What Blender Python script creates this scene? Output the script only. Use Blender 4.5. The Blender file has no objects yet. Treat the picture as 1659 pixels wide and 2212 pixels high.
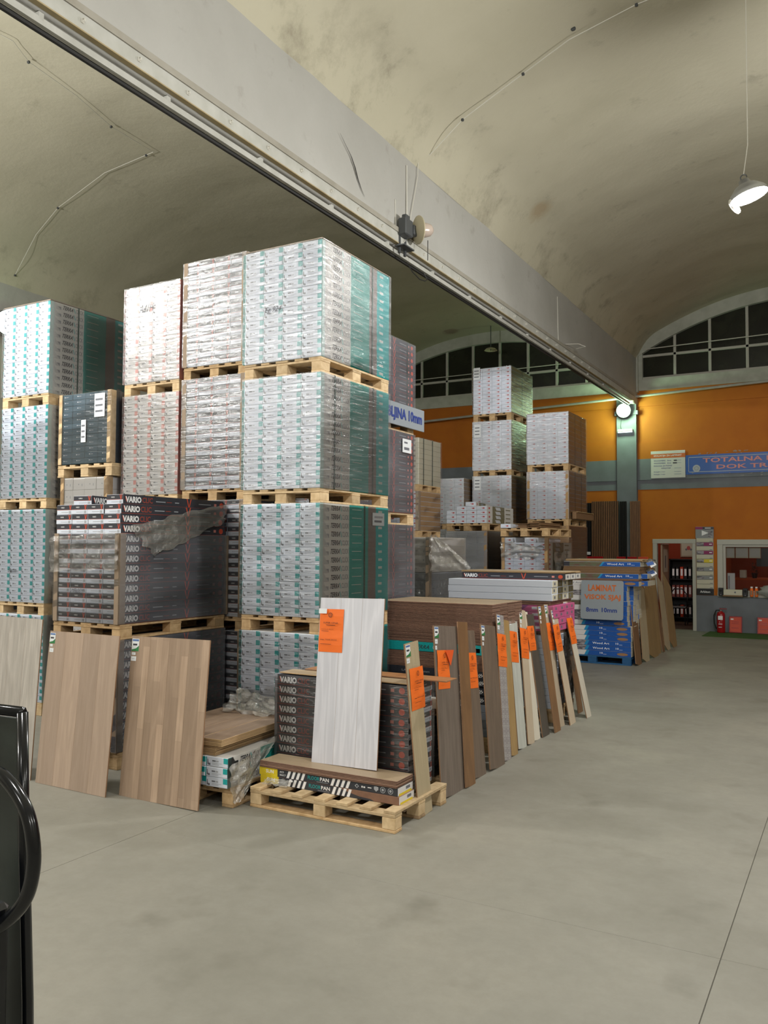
import bpy, math, random
from mathutils import Vector, Matrix, noise
random.seed(7)
C = bpy.context.scene.collection
SC = bpy.context.scene
R = random.uniform
def lin(c):
    if isinstance(c, str): c = [int(c[i:i+2], 16)/255 for i in (0, 2, 4)]
    return [(x/12.92 if x <= .04045 else ((x+.055)/1.055)**2.4) for x in c]

# ---------------------------------------------------------------- camera
F_PX, YAW, PITCH, ROLL, CAMZ = 1819.25, .5115, .0432, .0053, 1.8868
cd = bpy.data.cameras.new('camera'); cam = bpy.data.objects.new('camera', cd); C.objects.link(cam); SC.camera = cam
cd.sensor_fit = 'VERTICAL'; cd.sensor_height = 36; cd.lens = 36*F_PX/2212; cd.clip_end = 200; cd.clip_start = .05
_f = Vector((-math.sin(YAW)*math.cos(PITCH), math.cos(YAW)*math.cos(PITCH), math.sin(PITCH)))
_r = Vector((math.cos(YAW), math.sin(YAW), 0)); _u = _r.cross(_f)
_r2 = _r*math.cos(ROLL)+_u*math.sin(ROLL); _u2 = _u*math.cos(ROLL)-_r*math.sin(ROLL)
_m = Matrix((_r2, _u2, -_f)).transposed().to_4x4(); _m.translation = (0, 0, CAMZ); cam.matrix_world = _m

# ---------------------------------------------------------------- world, exposure
w = bpy.data.worlds.new('night'); SC.world = w; w.use_nodes = True
w.node_tree.nodes['Background'].inputs[0].default_value = (.012, .014, .02, 1)
w.node_tree.nodes['Background'].inputs[1].default_value = 1
SC.view_settings.view_transform = 'Standard'; SC.view_settings.look = 'None'
SC.view_settings.gamma = 1; SC.view_settings.use_curve_mapping = False
SC.view_settings.exposure = EXPO = -0.2
LAMP_W, LAMP_W_LEFT = 350, 600          # watts of one high-bay lamp (the left vault has the stronger ones)
LAMPS_MID = [9.0, 4.6, .2, -4.2]; LAMPS_LEFT = [3.8, -.4, -4.6]; LAMPS_RIGHT = [8.0, 1.0, -5.0]

# ---------------------------------------------------------------- materials
MT = {}
def nmat(name, rgb, rough=.6, metal=0, spec=.5):
    m = bpy.data.materials.new(name); m.use_nodes = True; MT[name] = m
    b = m.node_tree.nodes['Principled BSDF']
    b.inputs['Base Color'].default_value = (*lin(rgb), 1); b.inputs['Roughness'].default_value = rough
    b.inputs['Metallic'].default_value = metal; b.inputs['Specular IOR Level'].default_value = spec
    return m
def N(m, t, **k):
    n = m.node_tree.nodes.new(t)
    for a, v in k.items():
        if a in n.inputs: n.inputs[a].default_value = v
        else: setattr(n, a, v)
    return n
def LK(m, a, b): m.node_tree.links.new(a, b)
def coords(m, scale=(1, 1, 1), rnd=True, kind='Object'):
    tc = N(m, 'ShaderNodeTexCoord'); mp = N(m, 'ShaderNodeMapping'); mp.inputs['Scale'].default_value = scale
    LK(m, tc.outputs[kind], mp.inputs['Vector'])
    if rnd:
        oi = N(m, 'ShaderNodeObjectInfo'); mu = N(m, 'ShaderNodeMath', operation='MULTIPLY'); mu.inputs[1].default_value = 37.
        LK(m, oi.outputs['Random'], mu.inputs[0]); cb = N(m, 'ShaderNodeCombineXYZ')
        for i in range(3): LK(m, mu.outputs[0], cb.inputs[i])
        LK(m, cb.outputs[0], mp.inputs['Location'])
    return mp.outputs[0]
def ramp(m, fac, stops):
    r = N(m, 'ShaderNodeValToRGB'); e = r.color_ramp.elements
    while len(e) < len(stops): e.new(.5)
    for i, (p, c) in enumerate(stops): e[i].position = p; e[i].color = (*lin(c), 1) if not isinstance(c, (int, float)) else (c, c, c, 1)
    LK(m, fac, r.inputs[0]); return r.outputs[0]
def mix(m, fac, a, b, mode='MIX'):
    x = N(m, 'ShaderNodeMix', data_type='RGBA', blend_type=mode)
    if isinstance(fac, (int, float)): x.inputs[0].default_value = fac
    else: LK(m, fac, x.inputs[0])
    for i, v in ((6, a), (7, b)):
        if isinstance(v, bpy.types.NodeSocket): LK(m, v, x.inputs[i])
        else: x.inputs[i].default_value = (*lin(v), 1)
    return x.outputs[2]
def base(m, col): LK(m, col, m.node_tree.nodes['Principled BSDF'].inputs['Base Color'])
def bump(m, h, strength, dist=.01):
    b = N(m, 'ShaderNodeBump'); b.inputs['Strength'].default_value = strength; b.inputs['Distance'].default_value = dist
    LK(m, h, b.inputs['Height']); LK(m, b.outputs[0], m.node_tree.nodes['Principled BSDF'].inputs['Normal'])
def noisy(name, c1, c2, scale=(1, 1, 1), nscale=5, detail=5, rough=.6, bstr=0, bdist=.01, lo=.3, hi=.7, rnd=True, spec=.5):
    m = nmat(name, c1, rough, spec=spec); v = coords(m, scale, rnd); n = N(m, 'ShaderNodeTexNoise', Scale=nscale, Detail=detail)
    LK(m, v, n.inputs['Vector']); base(m, ramp(m, n.outputs['Fac'], [(lo, c1), (hi, c2)]))
    if bstr: bump(m, n.outputs['Fac'], bstr, bdist)
    return m
def woodmat(name, c1, c2, c3=None, figure=.35, rough=.45, along='Z', tone=.12, fs=5):
    """laminate board: fine streaks along the board plus cathedral figure"""
    m = nmat(name, c1, rough)
    s = {'Z': (30, 30, 1.1), 'Y': (30, 1.1, 30), 'X': (1.1, 30, 30)}[along]
    s2 = tuple(fs*.9 if x > 2 else .75 for x in s)
    n = N(m, 'ShaderNodeTexNoise', Scale=3, Detail=6, Roughness=.65); LK(m, coords(m, s), n.inputs['Vector'])
    n2 = N(m, 'ShaderNodeTexNoise', Scale=1.1, Detail=2, Roughness=.5); LK(m, coords(m, s2), n2.inputs['Vector'])
    mu = N(m, 'ShaderNodeMath', operation='MULTIPLY'); mu.inputs[1].default_value = 13; LK(m, n2.outputs['Fac'], mu.inputs[0])
    fr = N(m, 'ShaderNodeMath', operation='PINGPONG'); fr.inputs[1].default_value = 1; LK(m, mu.outputs[0], fr.inputs[0])
    a = ramp(m, n.outputs['Fac'], [(.28, c1), (.72, c2)])
    b = mix(m, ramp(m, fr.outputs[0], [(.0, 0.0), (.75, figure)]), a, c3 or c1)
    oi = N(m, 'ShaderNodeObjectInfo'); hs = N(m, 'ShaderNodeHueSaturation')
    mr = N(m, 'ShaderNodeMapRange'); mr.inputs['To Min'].default_value = 1-tone; mr.inputs['To Max'].default_value = 1+tone
    LK(m, oi.outputs['Random'], mr.inputs['Value']); LK(m, mr.outputs[0], hs.inputs['Value']); LK(m, b, hs.inputs['Color'])
    base(m, hs.outputs[0]); bump(m, n.outputs['Fac'], .08, .002)
    return m
# timber of the pallets
def timber(name, c1, c2):
    m = noisy(name, c1, c2, (4, 4, 4), 5, 5, .8, .2, .004)
    n = m.node_tree.nodes['Principled BSDF'].inputs['Base Color'].links[0].from_socket
    oi = N(m, 'ShaderNodeObjectInfo'); hs = N(m, 'ShaderNodeHueSaturation'); mr = N(m, 'ShaderNodeMapRange')
    mr.inputs['To Min'].default_value = .78; mr.inputs['To Max'].default_value = 1.12
    LK(m, oi.outputs['Random'], mr.inputs['Value']); LK(m, mr.outputs[0], hs.inputs['Value']); LK(m, n, hs.inputs['Color']); base(m, hs.outputs[0])
timber('pallet_wood', 'b5946a', 'd2b489'); timber('pallet_wood_new', 'c0a47c', 'dcc39c'); timber('pallet_wood_old', '8c7455', 'ad9270')
noisy('pallet_blue', '1d4f7d', '2a6595', nscale=6)
nmat('teal', '1ba3a4', .35); nmat('teal_dark', '1f938a', .4); nmat('paper_white', 'dde4f1', .38); nmat('paper_warm', 'dddbda', .4)
nmat('paper_grey', 'cbc9c4', .45); nmat('print_grey', '6d7078', .5); nmat('print_dark', '3a3b40', .5); nmat('print_pale', 'a9adb4', .5)
nmat('taupe', '786c66', .45); nmat('vario_dark', '3b3c44', .35); nmat('orange_print', 'd8553a', .45); nmat('orange_dark', '9c463a', .45)
nmat('white_print', 'f4f4f6', .5); nmat('slate', '46606f', .35); nmat('slate_dark', '26333d', .4); nmat('red_print', 'b9403f', .5)
nmat('red_patch', 'd98a80', .5); nmat('rust_side', '93504a', .5); nmat('kraft', 'b08e62', .65); nmat('kraft_dark', '86684a', .7)
noisy('kraft_board', '8d7a66', 'a08c76', nscale=3, rough=.7); nmat('strap_green', '1c4a40', .35); nmat('bluegrey', '8d95a3', .45)
nmat('silver_wrap', '9c9d98', .3, .35); nmat('pink', 'c65f8e', .4); nmat('pink_dark', '8a4f7e', .4); nmat('yellow', 'e0c92a', .45); nmat('navy', '34373f', .4)
nmat('blue', '1f55a4', .4); nmat('cyan', '2a8fc4', .4); nmat('hand_brown', '9a7350', .5); nmat('grey_print', '8e9299', .5); nmat('cream', 'c9c4b0', .5)
nmat('joint_grey', '5f5d55', .8); nmat('black', '17181a', .4); nmat('gap_black', '0b0b0c', .8); nmat('sign_grey', '8f979e', .4); nmat('sign_orange', 'c8662a', .5); nmat('sign_blue', '2b3f86', .5)
nmat('orange_paper', 'f0701c', .6); nmat('orange_paper_back', 'e2581c', .6); nmat('print_black', '5d2a12', .6)
nmat('label_white', 'dfe3e6', .5); nmat('label_green', '2f7a45', .5); nmat('label_blue', '5673a8', .5)
nmat('hdf_edge', '8b6a4e', .75); nmat('hdf_light', 'b99a72', .7); timber('hdf_brown', '785a4b', '8a6857')
nmat('alu', 'a9abad', .35, .8); nmat('steel_dark', '55585a', .5, .5); nmat('black_paint', '101215', .18); nmat('cable_white', 'c9c7bd', .6); nmat('cable_black', '1c1b19', .6)
nmat('dish_cream', 'b9b093', .5); nmat('frosted', 'b5a69a', .25); nmat('frame_white', 'b4b2a8', .5); nmat('paint_grey', '70767c', .7)
nmat('red_ext', 'a3161c', .25); nmat('red_sign', 'd2451f', .5); nmat('rubber', '1a1a1a', .7); nmat('olive_side', '716a4c', .5)
nmat('office_red', '9a3a1c', .8); nmat('office_orange', 'b04a18', .8); nmat('magenta', '8f2560', .5); nmat('acoustic_felt', '17140f', .9)
nmat('door_beige', 'a68d74', .6); nmat('picture_grey', '8f9294', .5); nmat('bag_blue', '2d6f86', .3); nmat('plant_dark', '1f261a', .8)
noisy('office_floor', '3a2c20', '5a4330', nscale=3)
noisy('photo_print', '6c5348', '5f6b50', (6, 6, 30), 1.2, 3, .5, lo=.4, hi=.6); noisy('photo_print_red', '7c4a4e', 'a49a98', (5, 5, 20), 1.4, 3, .5, lo=.4, hi=.6)
noisy('photo_print_grey', '57545a', 'a49fa4', (7, 7, 24), 1.6, 3, .5, lo=.42, hi=.56)
noisy('carpet_green', '2f4a1c', '4a6a2c', nscale=180, rough=.95)
# laminate decors
woodmat('oak_beige', 'a5907f', 'b6a190', '93806f', .25); woodmat('oak_blond', 'b39b80', 'c4ad92', '97806a', .3)
woodmat('white_oak', 'd0d0d7', 'dedee5', 'bcbdc5', .5, fs=8); woodmat('grey_oak', 'a19b94', 'c6c0b8', '8d867f', .4)
woodmat('smoke_oak', '6d6158', '857a70', '574b43', .3); woodmat('brown_oak', '7a5a3c', '8c6a48', '5e4430', .35)
woodmat('dark_taupe', '64564a', '77685a', '51453c', .3); woodmat('dark_grey', '4b463f', '5e5850', '3b3732', .25)
woodmat('light_beige', 'b3a384', 'c6b798', 'a08f70', .2); woodmat('pale_sand', 'bfae96', 'cdbda6', 'ab9a82', .15)
woodmat('honey', '957a4e', 'a98c5e', '7c6440', .25); woodmat('pale_grey', 'b9bcb4', 'cfd1c9', 'a0a39c', .3); woodmat('ivory', 'cfc8b8', 'dbd5c6', 'bdb5a4', .15)
woodmat('top_brown', '8a7563', '9b8673', '74604f', .3, along='Y'); woodmat('top_orange', '94663e', 'a5764c', '744c2c', .3, along='X')
woodmat('top_beige', '9f8b70', 'ab987e', '8f7b62', .12, along='X'); woodmat('walnut', '7c573a', '8e6746', '5f4029', .35)
# cement-tile decor
m = nmat('tile_decor', 'c2c0bb', .5); v = coords(m, (1, 1, 1), False); se = N(m, 'ShaderNodeSeparateXYZ'); LK(m, v, se.inputs[0]); cb = N(m, 'ShaderNodeCombineXYZ')
for ax_, sc_, k_ in ((0, .0425, 0), (2, .0425, 1)):
    pg = N(m, 'ShaderNodeMath', operation='PINGPONG'); pg.inputs[1].default_value = sc_; LK(m, se.outputs[ax_], pg.inputs[0]); LK(m, pg.outputs[0], cb.inputs[k_])
v = cb.outputs[0]
vo = N(m, 'ShaderNodeTexVoronoi', Scale=60.); LK(m, v, vo.inputs['Vector'])
wv = N(m, 'ShaderNodeTexWave', wave_type='RINGS', rings_direction='SPHERICAL', Scale=22., Distortion=3., Detail=1.); LK(m, v, wv.inputs['Vector'])
a = ramp(m, wv.outputs['Fac'], [(.45, '75757a'), (.55, 'bdbcb8')]); b = ramp(m, vo.outputs['Distance'], [(.35, 'b9b6b2'), (.45, '84787a')])
base(m, mix(m, .5, a, b))
# plaster of vaults and beam, with soot and damp stains that belong to the surface
def plaster(name, c1, c2, soot_x=None):
    m = nmat(name, c1, .85); v = coords(m, (1, 1, 1), False)
    n = N(m, 'ShaderNodeTexNoise', Scale=.55, Detail=6, Roughness=.6); LK(m, v, n.inputs['Vector'])
    n2 = N(m, 'ShaderNodeTexNoise', Scale=2.6, Detail=7, Roughness=.65); LK(m, v, n2.inputs['Vector'])
    col = ramp(m, n.outputs['Fac'], [(.3, c1), (.7, c2)])
    sp = ramp(m, n2.outputs['Fac'], [(.60, 0.0), (.75, .35)]); col = mix(m, sp, col, '6b6252')
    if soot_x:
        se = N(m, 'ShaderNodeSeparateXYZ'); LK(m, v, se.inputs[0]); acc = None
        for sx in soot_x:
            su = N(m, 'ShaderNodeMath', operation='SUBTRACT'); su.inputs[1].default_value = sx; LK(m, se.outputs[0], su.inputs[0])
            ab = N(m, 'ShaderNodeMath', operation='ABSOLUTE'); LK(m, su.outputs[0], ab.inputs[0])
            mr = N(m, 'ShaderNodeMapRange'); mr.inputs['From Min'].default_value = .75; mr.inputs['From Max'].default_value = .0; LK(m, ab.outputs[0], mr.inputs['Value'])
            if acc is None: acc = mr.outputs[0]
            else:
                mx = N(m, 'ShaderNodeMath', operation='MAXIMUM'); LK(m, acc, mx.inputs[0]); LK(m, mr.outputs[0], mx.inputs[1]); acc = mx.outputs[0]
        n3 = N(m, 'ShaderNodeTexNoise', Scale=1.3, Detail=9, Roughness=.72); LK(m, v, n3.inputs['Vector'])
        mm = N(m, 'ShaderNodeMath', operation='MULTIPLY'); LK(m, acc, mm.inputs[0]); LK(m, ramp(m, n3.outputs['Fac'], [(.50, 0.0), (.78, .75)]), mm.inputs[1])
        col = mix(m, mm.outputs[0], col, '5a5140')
    if soot_x:                                            # one rusty damp stain on the right vault
        vd = N(m, 'ShaderNodeVectorMath', operation='DISTANCE'); vd.inputs[1].default_value = (-4.15, 12.26, 7.12); LK(m, v, vd.inputs[0])
        na = N(m, 'ShaderNodeMath', operation='MULTIPLY_ADD'); LK(m, n2.outputs['Fac'], na.inputs[0]); na.inputs[1].default_value = .5; LK(m, vd.outputs['Value'], na.inputs[2])
        col = mix(m, ramp(m, na.outputs[0], [(.36, .5), (.52, 0.0)]), col, '9a7f58')
    base(m, col); bump(m, n2.outputs['Fac'], .35, .03); return m
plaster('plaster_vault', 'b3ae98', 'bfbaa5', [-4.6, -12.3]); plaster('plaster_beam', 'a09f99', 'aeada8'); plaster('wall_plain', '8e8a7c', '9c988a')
noisy('wall_orange', 'b06004', 'b86805', nscale=3, rough=.75, bstr=.1, rnd=False); noisy('wall_grey', '6a6e73', '757a80', nscale=3, rough=.75, bstr=.1, rnd=False)
noisy('wall_white', 'a9ab9f', 'bbbdb2', nscale=5, rough=.8, bstr=.2, rnd=False)
noisy('rail_white', 'a3a39a', 'b4b4ad', nscale=6, rough=.6, rnd=False); noisy('rail_tan', '93835f', 'a39470', nscale=6, rough=.7, rnd=False); noisy('ledge_beige', '8d897d', '99958a', nscale=6, rough=.8, rnd=False)
noisy('night_pane', '14150f', '272a1e', nscale=2.2, rough=.22, rnd=True)
# concrete floor
m = nmat('concrete', 'a09e94', .62); v = coords(m, (1, 1, 1), False)
n = N(m, 'ShaderNodeTexNoise', Scale=.7, Detail=8, Roughness=.62); LK(m, v, n.inputs['Vector'])
n2 = N(m, 'ShaderNodeTexNoise', Scale=9, Detail=9, Roughness=.75); LK(m, v, n2.inputs['Vector'])
n3 = N(m, 'ShaderNodeTexNoise', Scale=2.1, Detail=4, Roughness=.5); LK(m, v, n3.inputs['Vector'])
c = ramp(m, n.outputs['Fac'], [(.3, '78766b'), (.5, '86847a'), (.72, '918e83')])
c = mix(m, ramp(m, n2.outputs['Fac'], [(.35, .30), (.6, 0.0)]), c, '757268'); c = mix(m, ramp(m, n3.outputs['Fac'], [(.60, 0.0), (.74, .5)]), c, '676459')
base(m, c); bump(m, n2.outputs['Fac'], .12, .004)
LK(m, ramp(m, n.outputs['Fac'], [(.3, .72), (.7, .5)]), m.node_tree.nodes['Principled BSDF'].inputs['Roughness'])
# stretch film: mostly clear, a little milky, with taut horizontal wrinkles
def film(name, haze, rough, ws=(3, 3, 22), bs=.6, bd=.02, col='e6e9ee', glo=.5):
    m = bpy.data.materials.new(name); m.use_nodes = True; MT[name] = m; nt = m.node_tree
    b = nt.nodes['Principled BSDF']; b.inputs['Base Color'].default_value = (*lin(col), 1); b.inputs['Roughness'].default_value = .5
    v = coords(m, ws); n = N(m, 'ShaderNodeTexNoise', Scale=1.6, Detail=5, Roughness=.6, Distortion=.6); LK(m, v, n.inputs['Vector'])
    bu = N(m, 'ShaderNodeBump'); bu.inputs['Strength'].default_value = bs; bu.inputs['Distance'].default_value = bd; LK(m, n.outputs['Fac'], bu.inputs['Height'])
    LK(m, bu.outputs[0], b.inputs['Normal'])
    g = N(m, 'ShaderNodeBsdfGlossy'); g.inputs['Roughness'].default_value = rough; LK(m, bu.outputs[0], g.inputs['Normal'])
    t = N(m, 'ShaderNodeBsdfTransparent'); m1 = N(m, 'ShaderNodeMixShader'); m2 = N(m, 'ShaderNodeMixShader')
    n4 = N(m, 'ShaderNodeTexNoise', Scale=1.3, Detail=3); LK(m, coords(m, (1.2, 1.2, 2.5)), n4.inputs['Vector'])
    LK(m, ramp(m, n4.outputs['Fac'], [(.3, haze*.5), (.7, min(1, haze*1.5))]), m1.inputs[0])
    LK(m, t.outputs[0], m1.inputs[1]); LK(m, b.outputs[0], m1.inputs[2])
    lw = N(m, 'ShaderNodeFresnel', IOR=1.5); mu = N(m, 'ShaderNodeMath', operation='MULTIPLY_ADD'); LK(m, lw.outputs[0], mu.inputs[0]); mu.inputs[1].default_value = 1.; mu.inputs[2].default_value = glo*.06
    LK(m, mu.outputs[0], m2.inputs[0]); LK(m, m1.outputs[0], m2.inputs[1]); LK(m, g.outputs[0], m2.inputs[2])
    LK(m, m2.outputs[0], nt.nodes['Material Output'].inputs[0]); return m
film('film_silver', .30, .25, bs=.6, glo=2.2, col='dfe4ee'); film('film_clear', .015, .2, bs=.5, glo=.8); film('film_hazy', .06, .2, bs=.5, glo=1.3); film('film_grey', .15, .22, bs=.5, glo=1.2, col='c9ccd6'); film('film_crumpled', .08, .15, (9, 9, 9), 1, .04, 'c9c7bd', 1.5); film('film_milky', .2, .22, (6, 6, 6), 1, .03, 'e2dfd4', 2.2)  # the silver and grey films carry glare and sheen as painted pale haze
def emit(name, rgb, s):
    m = bpy.data.materials.new(name); m.use_nodes = True; MT[name] = m; b = m.node_tree.nodes['Principled BSDF']
    b.inputs['Base Color'].default_value = (.8, .8, .8, 1); b.inputs['Emission Color'].default_value = (*rgb, 1); b.inputs['Emission Strength'].default_value = s
emit('lamp_glow', (1, .97, .88), 14); emit('lamp_green', (.85, 1, .88), 6); emit('tube_glow', (.8, 1, .95), 2.5)
def glassmat(name, col, rough, alpha):
    m = nmat(name, col, rough); b = m.node_tree.nodes['Principled BSDF']; b.inputs['Alpha'].default_value = alpha
glassmat('window_glass', '30241c', .05, .22); glassmat('bag_plastic', 'b9bcb8', .2, .55); glassmat('pale_disc', 'f2efe2', .1, .7)

# ---------------------------------------------------------------- mesh building
_TX = {}
def text_geo(s, ext=0.0):
    k = (s, ext)
    if k in _TX: return _TX[k]
    cu = bpy.data.curves.new('t', 'FONT'); cu.body = s; cu.size = 1; cu.resolution_u = 2; cu.offset = ext
    o = bpy.data.objects.new('t', cu); me = o.to_mesh()
    vs = [(v.co.x, v.co.y) for v in me.vertices]; fs = [tuple(p.vertices) for p in me.polygons]; o.to_mesh_clear()
    bpy.data.objects.remove(o); bpy.data.curves.remove(cu)
    x0 = min(v[0] for v in vs); x1 = max(v[0] for v in vs); y0 = min(v[1] for v in vs); y1 = max(v[1] for v in vs)
    _TX[k] = ([((x-x0)/(x1-x0), (y-y0)/(y1-y0)) for x, y in vs], fs, (x1-x0)/(y1-y0)); return _TX[k]
class MB:
    def __init__(s): s.v = []; s.f = []; s.m = []; s.mats = []
    def mi(s, mat):
        if mat not in s.mats: s.mats.append(mat)
        return s.mats.index(mat)
    def add(s, vs, fs, mat):
        n = len(s.v); s.v += [tuple(v) for v in vs]; s.f += [tuple(i+n for i in f) for f in fs]; s.m += [s.mi(mat)]*len(fs); return s
    def box(s, a, b, mat, M=None):
        (x0, y0, z0), (x1, y1, z1) = a, b
        vs = [(x, y, z) for x in (x0, x1) for y in (y0, y1) for z in (z0, z1)]
        if M: vs = [M@Vector(v) for v in vs]
        return s.add(vs, [(0, 1, 3, 2), (4, 6, 7, 5), (0, 4, 5, 1), (2, 3, 7, 6), (0, 2, 6, 4), (1, 5, 7, 3)], mat)
    def cbox(s, a, b, mat, c=.004, sides={}):
        """box with chamfered edges; sides maps '-x','+x','-y','+y','-z','+z' to other materials"""
        lo, hi = Vector(a), Vector(b); vs = []; idx = {}
        for sx in (0, 1):
            for sy in (0, 1):
                for sz in (0, 1):
                    p = [hi[i] if q else lo[i] for i, q in enumerate((sx, sy, sz))]; d = [(-c if q else c) for q in (sx, sy, sz)]
                    for ax in range(3):
                        q = [p[i]+(0 if i == ax else d[i]) for i in range(3)]; idx[(sx, sy, sz, ax)] = len(vs); vs.append(q)
        n = len(s.v); s.v += [tuple(v) for v in vs]
        def face(ids, mat): s.f.append(tuple(i+n for i in ids)); s.m.append(s.mi(mat))
        ring = [(0, 0), (1, 0), (1, 1), (0, 1)]
        for ax in range(3):
            o = [i for i in range(3) if i != ax]
            for sd in (0, 1):
                ids = []
                for r in ring:
                    k = [0, 0, 0]; k[ax] = sd; k[o[0]] = r[0]; k[o[1]] = r[1]; ids.append(idx[(*k, ax)])
                flip = (sd == 0) != (ax == 1)
                face(ids[::-1] if flip else ids, sides.get(('-', '+')[sd]+'xyz'[ax], mat))
        for ax in range(3):
            o = [i for i in range(3) if i != ax]
            for r in ring:
                k0 = [0, 0, 0]; k0[o[0]], k0[o[1]] = r; k1 = list(k0); k1[ax] = 1
                ids = [idx[(*k0, o[0])], idx[(*k0, o[1])], idx[(*k1, o[1])], idx[(*k1, o[0])]]
                face(ids, mat)
        for sx in (0, 1):
            for sy in (0, 1):
                for sz in (0, 1): face([idx[(sx, sy, sz, a)] for a in range(3)], mat)
        return s
    def quad(s, O, U, V, mat): O, U, V = map(Vector, (O, U, V)); return s.add([O, O+U, O+U+V, O+V], [(0, 1, 2, 3)], mat)
    def poly(s, O, U, V, pts, mat):
        O, U, V = map(Vector, (O, U, V)); return s.add([O+U*p[0]+V*p[1] for p in pts], [tuple(range(len(pts)))], mat)
    def disc(s, O, U, V, mat, n=14, a0=0, r0=0):
        if r0:
            O, U, V = map(Vector, (O, U, V)); vs = []
            for i in range(n):
                t = 2*math.pi*i/n; d = U*math.cos(t)+V*math.sin(t); vs += [O+d, O+d*r0]
            return s.add(vs, [(2*i, 2*((i+1) % n), 2*((i+1) % n)+1, 2*i+1) for i in range(n)], mat)
        return s.poly(O, U, V, [(math.cos(2*math.pi*i/n), math.sin(2*math.pi*i/n)) for i in range(n)], mat)
    def text(s, t, O, U, V, mat, ext=0.0, shear=0):
        """text fills the parallelogram O,U,V"""
        vs, fs, _ = text_geo(t, ext); O, U, V = map(Vector, (O, U, V))
        return s.add([O+U*(x+shear*y)+V*y for x, y in vs], fs, mat)
    def tube(s, pts, r, mat, n=8, cap=True):
        pts = [Vector(p) for p in pts]; rs = r if isinstance(r, (list, tuple)) else [r]*len(pts); vs = []; fs = []
        up = None
        for i, p in enumerate(pts):
            d = (pts[min(i+1, len(pts)-1)]-pts[max(i-1, 0)]).normalized()
            if up is None: up = d.orthogonal().normalized()
            up = (up-d*up.dot(d)).normalized(); sd = d.cross(up)
            for k in range(n):
                t = 2*math.pi*k/n; vs.append(p+(up*math.cos(t)+sd*math.sin(t))*rs[i])
        for i in range(len(pts)-1):
            for k in range(n): fs.append((i*n+k, i*n+(k+1) % n, (i+1)*n+(k+1) % n, (i+1)*n+k))
        if cap: fs += [tuple(range(n))[::-1], tuple(range((len(pts)-1)*n, len(pts)*n))]
        return s.add(vs, fs, mat)
    def lathe(s, prof, O, A, mat, n=20):
        """profile [(r, h)] turned about axis A from O"""
        O = Vector(O); A = Vector(A).normalized(); U = A.orthogonal().normalized(); V = A.cross(U); vs = []; fs = []
        for r, h in prof:
            for k in range(n):
                t = 2*math.pi*k/n; vs.append(O+A*h+(U*math.cos(t)+V*math.sin(t))*r)
        for i in range(len(prof)-1):
            for k in range(n): fs.append((i*n+k, i*n+(k+1) % n, (i+1)*n+(k+1) % n, (i+1)*n+k))
        return s.add(vs, fs, mat)
    def mesh(s, name, smooth=False):
        me = bpy.data.meshes.new(name); me.from_pydata(s.v, [], s.f)
        for k in s.mats: me.materials.append(MT[k])
        me.polygons.foreach_set('material_index', s.m)
        if smooth: me.polygons.foreach_set('use_smooth', [True]*len(s.f))
        me.update(); return me
    def obj(s, name, parent=None, loc=(0, 0, 0), smooth=False): return put(name, s.mesh(name, smooth), parent, loc)
def put(name, me, parent=None, loc=(0, 0, 0), rz=0):
    o = bpy.data.objects.new(name, me); C.objects.link(o); o.location = loc
    if rz: o.rotation_euler = (0, 0, rz)
    if parent: o.parent = parent
    return o
def tag(o, label=None, cat=None, group=None, kind=None):
    for k, v in (('label', label), ('category', cat), ('group', group), ('kind', kind)):
        if v: o[k] = v
    return o
def thing(name, label, cat, loc=(0, 0, 0), rz=0, group=None):
    o = bpy.data.objects.new(name, None); C.objects.link(o); o.location = loc; o.rotation_euler = (0, 0, rz); o.empty_display_size = .1
    return tag(o, label, cat, group)
def struct(name, mb, smooth=False, label=None): return tag(mb.obj(name, smooth=smooth), label, kind='structure')
_MC = {}
def cached(key, fn):
    if key not in _MC: _MC[key] = fn()
    return _MC[key]
def wl(o, p): return Vector(p)-o.location     # world to local of an unrotated empty
# ================================================================ LAMPS
def high_bay(x, y, z, label, tilt=(0, 0), ceil=7.7, group=None, side_disc=False, pw=LAMP_W):
    t = thing('pendant_lamp', label, 'lamp', (x, y, z), group=group)
    A = Vector((tilt[0], tilt[1], 1)).normalized()
    MB().lathe([(.185, -.03), (.185, 0), (.165, .03), (.11, .085), (.06, .11), (.05, .15), (.0, .152)], (0, 0, 0), A, 'alu', 24).obj('lamp_shade', t, smooth=True)
    MB().lathe([(.0, -.035), (.09, -.033), (.178, -.02)], (0, 0, 0), A, 'lamp_glow', 24).obj('light_disc', t, smooth=True)
    MB().tube([A*.15+Vector((.03*math.cos(a), 0, .03+.03*math.sin(a))) for a in [i*.6 for i in range(11)]], .006, 'steel_dark', 6).obj('hook', t)
    MB().tube([A*.15+Vector((0, 0, .06)), (0, 0, .5), (0, 0, ceil-z)], .005, 'cable_white', 6).obj('cable', t)
    if side_disc: MB().lathe([(.0, 0), (.06, .004), (.085, .012), (.085, .02)], (-.14, -.03, -.12), (.75, .25, .6), 'pale_disc', 16).obj('pale_disc', t, smooth=True)  # small translucent pale disc at the lower left of the shade
    ld = bpy.data.lights.new('lamp_light', 'POINT'); ld.energy = pw; ld.shadow_soft_size = .15; ld.color = (1, .985, .96)
    lo = bpy.data.objects.new('lamp_light', ld); C.objects.link(lo); lo.parent = t; lo.location = -A*.24
for i, y in enumerate(LAMPS_MID):
    high_bay(-.89, y, 5.45, pw=LAMP_W*(1.6, .9, .75, .75)[i], label='glowing white pendant lamp hanging from the vault at the upper right' if i == 0 else 'white pendant lamp of the middle vault outside the picture, %s from the wall' % ('second', 'third', 'fourth')[i-1],
             tilt=(-.28, -.05) if i == 0 else (0, 0), ceil=7.9, group='pendant lamps', side_disc=i == 0)
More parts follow.
